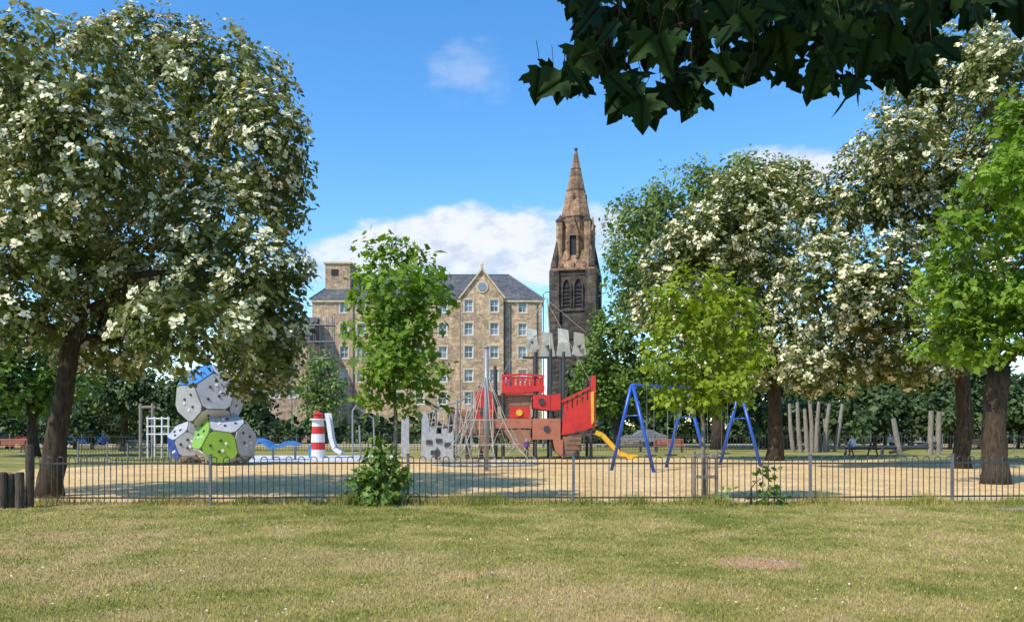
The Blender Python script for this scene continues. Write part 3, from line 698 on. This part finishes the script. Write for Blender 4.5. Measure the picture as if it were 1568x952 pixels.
def car(px,d,col,flip=1):
    m=M('car_paint',col,.25,.05,2,.1,0); r=root('parked_car',(X(px,d),d,0)); x0=X(px,d); mb=MB()
    prof=[(-2.05,.35),(-2.1,.62),(-1.95,.85),(-1.5,.93),(-.95,1.0),(-.35,1.42),(.75,1.46),(1.4,1.12),(1.95,1.0),(2.1,.7),(2.05,.35)]
    mb.ext([(x0+flip*a,d-.85,z) for a,z in prof],(0,1.7,0),0)
    for s in(-.855,.835):
        mb.ext([(x0+flip*a,d+s,z) for a,z in((-.8,1.0),(-.33,1.36),(.15,1.38),(.15,1.0))],(0,.02,0),1)
        mb.ext([(x0+flip*a,d+s,z) for a,z in((.2,1.0),(.2,1.38),(.7,1.39),(1.2,1.08),(1.15,1.0))],(0,.02,0),1)
    for a in(-1.3,1.3):
        for s in(-.87,.72): mb.tube([(x0+a,d+s,.32),(x0+a,d+s+.16,.32)],.32,16,2); mb.tube([(x0+a,d+s-.01,.32),(x0+a,d+s+.17,.32)],.17,10,3)
    mb.obj('body',[m,mGlass,mDGrey,mSteel],r,bevel=.03)
car(128,75.5,(.03,.09,.30)); car(20,75.5,(.4,.03,.03)); car(1395,75.5,(.4,.4,.42),-1); car(985,80.5,(.3,.31,.33))
# ------------------------------------------------------------------ people
def person(name,loc,rz,sc,pose,cols):
    if pose=='sit':
        J={'pel':((0,0,.50),.15,2),'bel':((0,.02,.68),.135,1),'che':((0,.0,.88),.15,1),'nek':((0,-.02,1.03),.055,0),'jaw':((0,-.05,1.10),.07,0),'hd':((0,-.04,1.20),.098,3)}
        for s,n in((-1,'l'),(1,'r')):
            J.update({'hip'+n:((s*.09,-.02,.49),.1,2),'kne'+n:((s*.13,-.46,.52),.075,2),'ank'+n:((s*.13,-.42,.09),.05,2),'toe'+n:((s*.14,-.6,.04),.04,4),
             'sh'+n:((s*.17,0,.95),.06,1),'el'+n:((s*.23,-.1,.70),.047,1),'wr'+n:((s*.15,-.32,.60),.03,0),'ha'+n:((s*.13,-.40,.585),.032,0)})
    else:
        J={'pel':((0,0,.93),.145,2),'bel':((0,0,1.1),.125,1),'che':((0,0,1.32),.15,1),'nek':((0,0,1.50),.055,0),'jaw':((0,-.03,1.57),.07,0),'hd':((0,-.01,1.67),.098,3)}
        for s,n in((-1,'l'),(1,'r')):
            J.update({'hip'+n:((s*.09,0,.88),.095,2),'kne'+n:((s*.11,-.04*s-.02,.48),.065,2),'ank'+n:((s*.12,.1*s,.09),.045,2),'toe'+n:((s*.13,.1*s-.16,.035),.038,4),
             'sh'+n:((s*.18,0,1.40),.06,1),'el'+n:((s*.25,.03,1.12),.045,1),'wr'+n:((s*.26,-.1,.88),.03,0),'ha'+n:((s*.26,-.13,.79),.032,0)})
    E=[('pel','bel'),('bel','che'),('che','nek'),('nek','jaw'),('jaw','hd')]
    for n in'lr': E+=[('pel','hip'+n),('hip'+n,'kne'+n),('kne'+n,'ank'+n),('ank'+n,'toe'+n),('che','sh'+n),('sh'+n,'el'+n),('el'+n,'wr'+n),('wr'+n,'ha'+n)]
    lab={k:v[2] for k,v in J.items()}
    for n,s in(('l',-1),('r',1)):
        w=Vector(J['wr'+n][0]);h=Vector(J['ha'+n][0]);dr=(h-w).normalized()
        for k in range(5):
            o=(k-2)*.018; L=[.045,.07,.08,.075,.06][k]; a=h+Vector((o,0,0))+dr*.01; key='f%s%d'%(n,k)
            if k==0: a=h+Vector((-s*.03,0,0))-dr*.02
            J[key]=(tuple(a+dr*.02),.011,0);J[key+'b']=(tuple(a+dr*L+Vector((0,0,-.012))),.009,0); lab[key]=lab[key+'b']=0; E+=[('ha'+n,key),(key,key+'b')]
    keys=list(J); me=bpy.data.meshes.new(name); me.from_pydata([J[k][0] for k in keys],[(keys.index(a),keys.index(b)) for a,b in E],[])
    o=link(bpy.data.objects.new(name,me)); md=o.modifiers.new('s','SKIN'); 
    for i,k in enumerate(keys): me.skin_vertices[0].data[i].radius=(J[k][1],J[k][1]*(.8 if k in('pel','bel','che') else 1)); 
    me.skin_vertices[0].data[0].use_root=True
    sb=o.modifiers.new('u','SUBSURF'); sb.levels=1; sb.render_levels=1
    dg=bpy.context.evaluated_depsgraph_get(); m2=bpy.data.meshes.new_from_object(o.evaluated_get(dg)); o.modifiers.clear(); o.data=m2
    m2.materials.clear()
    for i,c in enumerate(cols): m2.materials.append(M(name+'_m%d'%i,c,.7,.1,8,0,0))
    segs=[]
    for a,b in E:
        for f in(.0,.25,.5,.75,1): segs.append((Vector(J[a][0]).lerp(Vector(J[b][0]),f),lab[a] if f<.6 else lab[b]))
    for p in m2.polygons:
        l=min(segs,key=lambda q:(q[0]-p.center).length)[1]
        if l==3 and p.center.y<J['hd'][0][1]-.05 and p.center.z<J['hd'][0][2]+.04: l=0
        p.material_index=l; p.use_smooth=True
    o.location=loc; o.rotation_euler=(0,0,rz); o.scale=(sc,)*3
    return o
skin=(.50,.30,.21)
person('person_sitting',(X(1306,49.2),49.2,0),math.pi+.3,1,'sit',[skin,(.62,.60,.66),(.10,.11,.16),(.09,.05,.03),(.1,.1,.1)])
person('child_standing',(X(806,43.2),43.2,0),.6,.66,'stand',[skin,(.16,.08,.30),(.05,.06,.12),(.07,.04,.02),(.3,.3,.3)])
person('child_standing',(X(775,45),45,Z(604,44)+.04),-.4,.62,'stand',[skin,(.30,.12,.35),(.05,.06,.10),(.07,.04,.02),(.3,.3,.3)])
# ------------------------------------------------------------------ buildings
def lbx(mb,o,u,a0,a1,z0,z1,n0,n1,mat):
    n=Vector((u.y,-u.x,0)); vs=[Vector((o[0],o[1],0))+u*a+n*q+Vector((0,0,z)) for a in(a0,a1) for q in(n0,n1) for z in(z0,z1)]
    mb.add(vs,[(0,1,3,2),(4,6,7,5),(0,4,5,1),(2,3,7,6),(0,2,6,4),(1,5,7,3)],mat)
def wall(mb,o,u,L,z0,z1,wins,dp=.22,mw=0,mg=1,mf=2,mt=3):
    u=Vector((u[0],u[1],0)); n=Vector((u.y,-u.x,0)); O=Vector((o[0],o[1],0))
    us=sorted(set([0,L]+[round(w[0],3) for w in wins]+[round(w[0]+w[2],3) for w in wins])); zs=sorted(set([z0,z1]+[round(w[1],3) for w in wins]+[round(w[1]+w[3],3) for w in wins]))
    def pt(a,z,q=0): return O+u*a+n*q+Vector((0,0,z))
    for i in range(len(us)-1):
        for j in range(len(zs)-1):
            ca=(us[i]+us[i+1])/2; cz=(zs[j]+zs[j+1])/2
            if any(w[0]<ca<w[0]+w[2] and w[1]<cz<w[1]+w[3] for w in wins): continue
            mb.add([pt(us[i],zs[j]),pt(us[i+1],zs[j]),pt(us[i+1],zs[j+1]),pt(us[i],zs[j+1])],[(0,1,2,3)],mw)
    for a,z,w,h in [x[:4] for x in wins]:
        c=[(a,z),(a+w,z),(a+w,z+h),(a,z+h)]
        for k in range(4):
            p,q=c[k],c[(k+1)%4]; mb.add([pt(*p),pt(*q),pt(*q,-dp),pt(*p,-dp)],[(0,1,2,3)],mt)
        mb.add([pt(*p,-dp) for p in c],[(0,1,2,3)],mg)
        fw=.09
        for (a0,a1,b0,b1) in((a,a+fw,z,z+h),(a+w-fw,a+w,z,z+h),(a+fw,a+w-fw,z,z+fw),(a+fw,a+w-fw,z+h-fw,z+h),(a+fw,a+w-fw,z+h*.5-.04,z+h*.5+.04),(a+w*.5-.025,a+w*.5+.025,z+fw,z+h*.5-.04),(a+w*.5-.025,a+w*.5+.025,z+h*.5+.04,z+h-fw)):
            lbx(mb,o,u,a0,a1,b0,b1,-dp+.01,-dp+.07,mf)
        for (a0,a1,b0,b1) in((a-.17,a-.002,z,z+h),(a+w+.002,a+w+.17,z,z+h),(a-.17,a+w+.17,z+h+.002,z+h+.22),(a-.2,a+w+.2,z-.16,z-.002)):
            lbx(mb,o,u,a0,a1,b0,b1,-.02,.035,mt)
def arch(mb,o,u,ac,z0,w,h,md,mt,q=.0,pointed=False,proud=.25,rim=.25):
    n=Vector((u.y,-u.x,0)); O=Vector((o[0],o[1],0))+n*q
    def outline(w,h,top=0):
        pts=[(-w/2,0)]; 
        if pointed:
            sh=h-w*1.05
            for k in range(5):
                t=k/4; a=math.pi-t*math.pi/3*1.05; pts.append((w/2+w*math.cos(a)*1.0,sh+w*math.sin(a)*1.15))
            pts=pts[:-1]; pts.append((0,h)); pts+=[(-x,z) for x,z in reversed(pts[1:-1])]
        else:
            sh=h-w/2
            for k in range(9): a=math.pi-math.pi*k/8; pts.append((w/2*math.cos(a),sh+w/2*math.sin(a)))
        pts.append((w/2,0)); return pts
    i=outline(w,h); e=outline(w+2*rim,h+rim*1.2)
    P=lambda p,s:O+u*(ac+p[0])+n*s+Vector((0,0,z0+p[1]))
    mb.add([P(p,.03) for p in i],[tuple(range(len(i)))],md)  # flat dark panel paints the shade inside the opening; wall stays uncut
    for k in range(len(i)-1):
        a,b,c,d_=i[k],i[k+1],e[k+1],e[k]
        mb.add([P(a,proud),P(b,proud),P(c,proud),P(d_,proud)],[(0,1,2,3)],mt)
        mb.add([P(a,0),P(b,0),P(b,proud),P(a,proud)],[(0,1,2,3)],mt); mb.add([P(d_,0),P(c,0),P(c,proud),P(d_,proud)],[(0,1,2,3)],mt)
def tenement():
    d=110.; s=d/F; x0=X(478,d); x1=X(830,d); ez=Z(458,d); r=root('sandstone_tenement',((x0+x1)/2,d+6,0)); L=x1-x0
    W=MB(); wins=[]; cols=[527,553,583,613,643,678,800]
    gx0,gx1=X(706,d),X(771,d)
    rows=[Z(p,d) for p in (618,584,548,513,478)]
    for c in cols:
        for k,z in enumerate(rows):
            if k==0 and c in(553,583): continue
            wins.append((round(X(c,d)-x0-.52,3),round(z,3),1.05,1.55))
    wall(W,(x0,d),(1,0),L,0,ez,wins)
    U=Vector((1,0,0))
    arch(W,(x0,d),U,X(566,d)-x0,0,2.4,3.6,4,3); 
    gw=gx1-gx0; gd=d-.7; gwins=[]
    for c in(718,757):
        for z in rows+[]: gwins.append((round(X(c,d)-gx0-.52,3),round(z,3),1.05,1.55))
    wall(W,(gx0,gd),(1,0),gw,0,ez+.2,gwins)
    for xx in(gx0,gx1): W.add([(xx,gd,0),(xx,d+.01,0),(xx,d+.01,ez+.2),(xx,gd,ez+.2)],[(0,1,2,3)],0)
    gc=(gx0+gx1)/2; pz=Z(414,d)
    W.add([(gx0,gd,ez+.2),(gx1,gd,ez+.2),(gc,gd,pz)],[(0,1,2)],0)
    W.bar((gx0-.2,gd-.05,ez+.05),(gc,gd-.05,pz+.12),.4,.2,3); W.bar((gx1+.2,gd-.05,ez+.05),(gc,gd-.05,pz+.12),.4,.2,3)
    W.box((gc,gd,pz+.4),(.4,.4,.6),3); W.tube([(gc,gd,pz+.6),(gc,gd,pz+1.0)],[.25,.02],6,3)
    q=Vector((gc,gd,Z(440,d))); W.tube([q+Vector((0,-.1,0)),q+Vector((0,.05,0))],.8,20,3); W.tube([q+Vector((0,-.15,0)),q],.55,20,1)
    wall(W,(x1,d),(0,1),12,0,ez,[(3,z,1.05,1.55) for z in rows]+[(8,z,1.05,1.55) for z in rows])
    wall(W,(x0,d+12),(0,-1),12,0,ez,[(3,z,1.05,1.55) for z in rows[2:]])
    wall(W,(x1,d+12),(-1,0),L,0,ez,[])
    for z in (ez-.35,): lbx(W,(x0,d),U,-.1,gx0-x0-.01,z,z+.34,0.001,.22,3); lbx(W,(x0,d),U,gx1-x0+.01,L+.15,z,z+.34,.001,.22,3)
    for c in(705,773,781,822,541): W.tube([(X(c,d),d-.12,0),(X(c,d),d-.12,ez-.4)],.07,6,5)
    W.obj('walls_and_windows',[mSand,mGlass,mWhite,mDressed,mLouvreShade,mLead],r)
    R=MB(); o=.3; rz=Z(421,d+6); a0=x0+3.2; a1=x1-4.3; y0,y1=d-o,d+12+o; X0,X1=x0-o,x1+o
    R.add([(X0,y0,ez),(X1,y0,ez),(X1,y1,ez),(X0,y1,ez),(a0,d+6,rz),(a1,d+6,rz)],[(0,1,5,4),(1,2,5),(2,3,4,5),(3,0,4),(3,2,1,0)],0)
    R.add([(gx0-.1,gd+.1,ez+.15),(gc,gd+.1,pz+.02),(gc,d+6,pz+.02),(gx0-.1,d+4,ez+.15)],[(0,1,2,3)],0)
    R.add([(gx1+.1,gd+.1,ez+.15),(gc,gd+.1,pz+.02),(gc,d+6,pz+.02),(gx1+.1,d+4,ez+.15)],[(0,1,2,3)],0)
    R.tube([(a0,d+6,rz+.04),(a1,d+6,rz+.04)],.13,6,1)
    for a,b in(((a1,d+6,rz+.03),(X1,y0,ez+.03)),((a0,d+6,rz+.03),(X0,y0,ez+.03))): R.tube([a,b],.1,6,1)
    for px in(690,672,560,645):
        f=.45; p=Vector((X(px,d+3),y0+(6+o)*f,ez+(rz-ez)*f+.05)); 
        R.bar(p-Vector((0,.5,.37)),p+Vector((0,.5,.37)),.8,.12,2); 
    R.obj('slate_roof',[mSlate,mLead,mGlass],r)
    C=MB()
    bx0,bx1=X(500,d+3),X(538,d+3); C.box(((bx0+bx1)/2,d+4.5,(ez+1+Z(405,d+3))/2),(bx1-bx0,4.5,Z(405,d+3)-ez-1),0); C.box(((bx0+bx1)/2,d+4.5,Z(405,d+3)+.12),(bx1-bx0+.4,4.9,.24),1)
    C.box(((bx0+bx1)/2-.4,d+2.2,Z(418,d+3)),(.9,.1,.8),2)
    C.obj('roof_stair_head',[mSand,mDressed,mLouvreShade],r)
tenement()
def lowblock():
    d=104.; x0=X(352,d); x1=X(474,d); ez=Z(522,d); r=root('stone_terrace_building',((x0+x1)/2,d+5,0)); W=MB(); wins=[]
    for c in(370,395,422,450):
        for p in(608,575,545): wins.append((round(X(c,d)-x0-.5,3),round(Z(p,d),3),1.0,1.5))
    wall(W,(x0,d),(1,0),x1-x0,0,ez,wins); U=Vector((1,0,0)); arch(W,(x0,d),U,X(408,d)-x0,0,2.6,3.6,4,3)
    W.add([(x1,d,0),(x1,d+5.5,0),(x1,d+5.5,ez),(x1,d,ez)],[(0,1,2,3)],0)
    W.add([(x0,d,0),(x0,d+10,0),(x0,d+10,ez),(x0,d,ez)],[(0,1,2,3)],0)
    W.obj('walls_and_windows',[mSandP,mGlass,mWhite,mDressed,mLouvreShade],r)
    R=MB(); R.add([(x0,d-.3,ez),(x1,d-.3,ez),(x1,d+5,ez+3.6),(x0,d+5,ez+3.6),(x0,d+10,ez),(x1,d+10,ez)],[(0,1,2,3),(3,2,5,4),(0,3,4),(1,5,2)],0); R.obj('slate_roof',[mSlate],r)
    S=MB()
    for i in range(5):
        x=X(474,103)+i*.75
        for y in(102,103): S.tube([(x,y,0),(x,y,Z(486,103))],.05,5)
    for z in np.arange(2,Z(490,103),2.0):
        for y in(102,103): S.tube([(X(472,103),y,z),(X(474,103)+3.2,y,z)],.045,5)
        S.box((X(474,103)+1.5,102.5,z+.06),(3.2,.9,.05))
    S.obj('scaffolding',[mPost])
lowblock()
def church():
    d=140.; cx=X(882,d); r=root('church_tower_with_spire',(cx,d,0)); rot=math.radians(-14)
    hw=3.3; zt=Z(415,d)
    ux=Vector((math.cos(rot),math.sin(rot),0)); uy=Vector((-math.sin(rot),math.cos(rot),0)); C=Vector((cx,d,0))
    def w(a,b,z): return C+ux*a+uy*b+Vector((0,0,z))
    R3=Matrix.Rotation(rot,3,'Z')
    T=MB()
    T.box(w(0,0,zt/2),(hw*2,hw*2,zt),0,R=R3)
    for sx in(-1,1):
        for sy in(-1,1):
            for (zz,e) in((8,.85),(16,.6),(21.5,.4),(zt-.4,.2)):
                T.box(w(sx*(hw-.35),sy*(hw-.35),zz/2),(1.4+e,1.4+e,zz),0,R=R3)
    for z,e,h,mm in((zt-.2,.35,.4,1),(Z(425,d),.12,.2,0),(Z(478,d),.25,.35,0),(Z(520,d),.2,.3,0)): T.box(w(0,0,z),(hw*2+2*e,hw*2+2*e,h),mm,R=R3)
    for k in range(4):
        u=Matrix.Rotation(math.pi/2*k,3,'Z')@ux; n=Vector((u.y,-u.x,0)); o=C+n*hw
        for a in(-.95,.95): arch(T,(o.x,o.y),u,a,Z(474,d),1.2,Z(428,d)-Z(474,d)-.4,2,0,0,True,.35,.22)
        for z in np.arange(Z(472,d),Z(442,d),.6):
            for a in(-.95,.95): lbx(T,(o.x,o.y),u,a-.5,a+.5,z,z+.1,.05,.2,0)
        for a in(-1.9,0,1.9): lbx(T,(o.x,o.y),u,a-.28,a+.28,zt+.25,zt+.85,-.3,.1,1)
    T.obj('tower_shaft',[mTowerS,mSpireS,mLouvreShade],r)
    S=MB()
    def octo(z,R): return [w(R*math.cos(math.pi/8+math.pi/4*k),R*math.sin(math.pi/8+math.pi/4*k),z) for k in range(8)]
    def ring(z0,R0,z1,R1,m):
        a=octo(z0,R0);b=octo(z1,R1); S.add(a+b,[(k,(k+1)%8,8+(k+1)%8,8+k) for k in range(8)]+[tuple(range(8)),tuple(range(8,16))],m)
    z1=Z(336,d)
    S.add([w(-hw,-hw,zt),w(hw,-hw,zt),w(hw,hw,zt),w(-hw,hw,zt)]+[w(-2.3,-2.3,zt+3),w(2.3,-2.3,zt+3),w(2.3,2.3,zt+3),w(-2.3,2.3,zt+3)],[(0,1,5,4),(1,2,6,5),(2,3,7,6),(3,0,4,7),(4,5,6,7)],0)
    ring(zt+.5,2.75,z1,2.5,0); ring(z1,2.6,z1+.2,2.5,1)
    za=Z(226,d); zs=[z1+.2,z1+4.6,z1+4.75,z1+8.2,z1+8.32,za-.6]; R0=2.4
    Rf=lambda z:R0*(za-z)/(za-z1-.2)+.10
    for i in range(len(zs)-1): 
        e=.06 if i%2 else 0; ring(zs[i],Rf(zs[i])+e,zs[i+1],Rf(zs[i+1])+e,1 if i%2 else 0)
    S.tube([w(0,0,za-.7),w(0,0,za-.3),w(0,0,za-.25),w(0,0,za)],[.2,.18,.34,.1],8,1); 
    for sx in(-1,1):
        for sy in(-1,1):
            px,py=sx*2.3,sy*2.3
            S.box(w(px,py,(zt+z1)/2-.4),(.95,.95,z1-zt-.8),0,R=R3); S.box(w(px,py,z1-.7),(1.15,1.15,.25),1,R=R3)
            S.add([w(px-.5,py-.5,z1-.57),w(px+.5,py-.5,z1-.57),w(px+.5,py+.5,z1-.57),w(px-.5,py+.5,z1-.57),w(px*.93,py*.93,z1+.5)],[(0,1,4),(1,2,4),(2,3,4),(3,0,4)],1)
            S.add([w(sx*3.1-.5,sy*3.1-.5,zt+.2),w(sx*3.1+.5,sy*3.1-.5,zt+.2),w(sx*3.1+.5,sy*3.1+.5,zt+.2),w(sx*3.1-.5,sy*3.1+.5,zt+.2),w(sx*2.6,sy*2.6,zt+5.5)],[(0,1,4),(1,2,4),(2,3,4),(3,0,4)],1)
    for k in range(4):
        u=Matrix.Rotation(math.pi/2*k,3,'Z')@ux; n=Vector((u.y,-u.x,0)); o=C+n*2.55
        arch(S,(o.x,o.y),u,0,zt+1.6,1.1,5.0,2,0,0,True,.45,.35)
        O=Vector((o.x,o.y,0)); S.ext([O+u*-1.0+n*.1+Vector((0,0,zt+5.3)),O+u*1.0+n*.1+Vector((0,0,zt+5.3)),O+n*.1+Vector((0,0,z1+.3))],n*.3,0)
        o2=C+n*(Rf(z1+4.2)*.84); O=Vector((o2.x,o2.y,z1+2.6)); S.ext([O+u*-.22,O+u*.22,O+u*.22+Vector((0,0,.8)),O+Vector((0,0,1.4)),O+u*-.22+Vector((0,0,.8))],n*.4,1)
    S.obj('lantern_and_spire',[mSpireS,mTowerS,mLouvreShade],r)
    Nv=MB(); Nv.box(w(0,14,6),(10,22,12),0,R=R3)
    Nv.add([w(-5.3,3.3,12),w(5.3,3.3,12),w(5.3,25,12),w(-5.3,25,12),w(0,3.3,17),w(0,25,17)],[(0,4,5,3),(1,2,5,4),(0,1,4),(2,3,5)],1)
    Nv.obj('nave',[mTowerS,mSlate],r)
church()
# ------------------------------------------------------------------ light, world, camera
sd=Vector((-2.5,-2.2,3.9)).normalized()
L=bpy.data.lights.new('sun','SUN'); L.energy=5.0; L.angle=math.radians(.53); L.color=(1,.94,.84)
so=link(bpy.data.objects.new('sun',L)); so.rotation_euler=sd.to_track_quat('Z','Y').to_euler(); so.location=(-20,-20,40)
W=bpy.data.worlds.new('World'); scn.world=W; W.use_nodes=True; nt=W.node_tree; bg=nt.nodes['Background']
sky=nt.nodes.new('ShaderNodeTexSky'); sky.sky_type='NISHITA'; sky.sun_disc=False; sky.sun_elevation=math.asin(sd.z); sky.sun_rotation=math.atan2(sd.x,sd.y)%(2*math.pi)
sky.ozone_density=3.0; sky.dust_density=.2; sky.air_density=1.0; sky.altitude=50
hs=nt.nodes.new('ShaderNodeHueSaturation'); hs.inputs['Saturation'].default_value=1.28; hs.inputs['Value'].default_value=1.65; nt.links.new(sky.outputs[0],hs.inputs['Color'])
tc=nt.nodes.new('ShaderNodeTexCoord').outputs['Generated']; sp=nt.nodes.new('ShaderNodeSeparateXYZ'); nt.links.new(tc,sp.inputs[0])
ay=mth(nt,'MAXIMUM',sp.outputs[1],.02); u=mth(nt,'DIVIDE',sp.outputs[0],ay); v=mth(nt,'DIVIDE',sp.outputs[2],ay)
cb=nt.nodes.new('ShaderNodeCombineXYZ'); nt.links.new(u,cb.inputs[0]); nt.links.new(mth(nt,'MULTIPLY',v,1.8),cb.inputs[1])
n1=nz(nt,9,6,.6,cb.outputs[0]); n2=nz(nt,24,4,.6,cb.outputs[0])
tot=None
def smooth(x,a,b,hi=1.0):
    k=nt.nodes.new('ShaderNodeMapRange'); k.interpolation_type='SMOOTHSTEP'; nt.links.new(x,k.inputs[0]); k.inputs[1].default_value=a;k.inputs[2].default_value=b;k.inputs[3].default_value=0;k.inputs[4].default_value=hi; return k.outputs[0]
for (px,py,rx,ry,op,na,soft) in ((740,375,215,76,.95,1.3,.7),(610,395,190,45,.85,1.2,.8),(890,350,110,40,.8,1.4,.8),(714,105,75,60,.24,4.2,2.6),(1230,246,120,32,.85,1.6,.9),(350,420,300,30,.6,1.4,.8)):
    du=mth(nt,'DIVIDE',mth(nt,'SUBTRACT',u,(px-CX)/F),rx/F); dv=mth(nt,'DIVIDE',mth(nt,'SUBTRACT',v,(HY-py)/F),ry/F)
    q=mth(nt,'SUBTRACT',1.0,mth(nt,'ADD',mth(nt,'MULTIPLY',du,du),mth(nt,'MULTIPLY',dv,dv)))
    q=mth(nt,'ADD',q,mth(nt,'MULTIPLY',mth(nt,'SUBTRACT',n1,.5),na*2)); q=smooth(q,0,soft,op)
    tot=q if tot is None else mth(nt,'MAXIMUM',tot,q)
tot=mth(nt,'MULTIPLY',tot,mth(nt,'GREATER_THAN',sp.outputs[1],.05))
cc=mix(nt,smooth(mth(nt,'ADD',mth(nt,'MULTIPLY',n2,.5),mth(nt,'MULTIPLY',n1,.5)),.38,.56),(4.2,4.9,6.0),(6.3,6.5,6.7))
nt.links.new(mix(nt,tot,hs.outputs[0],cc),bg.inputs[0]); bg.inputs[1].default_value=.15
cam=bpy.data.cameras.new('camera'); co=link(bpy.data.objects.new('camera',cam)); co.location=(0,0,EYE); co.rotation_euler=(math.pi/2,0,0)
cam.sensor_width=36; cam.lens=F/1568*36; cam.shift_y=(HY-475.5)/1568; cam.clip_end=5000; cam.clip_start=.1; scn.camera=co
scn.view_settings.view_transform='Standard'; scn.view_settings.look='None'; scn.view_settings.exposure=0
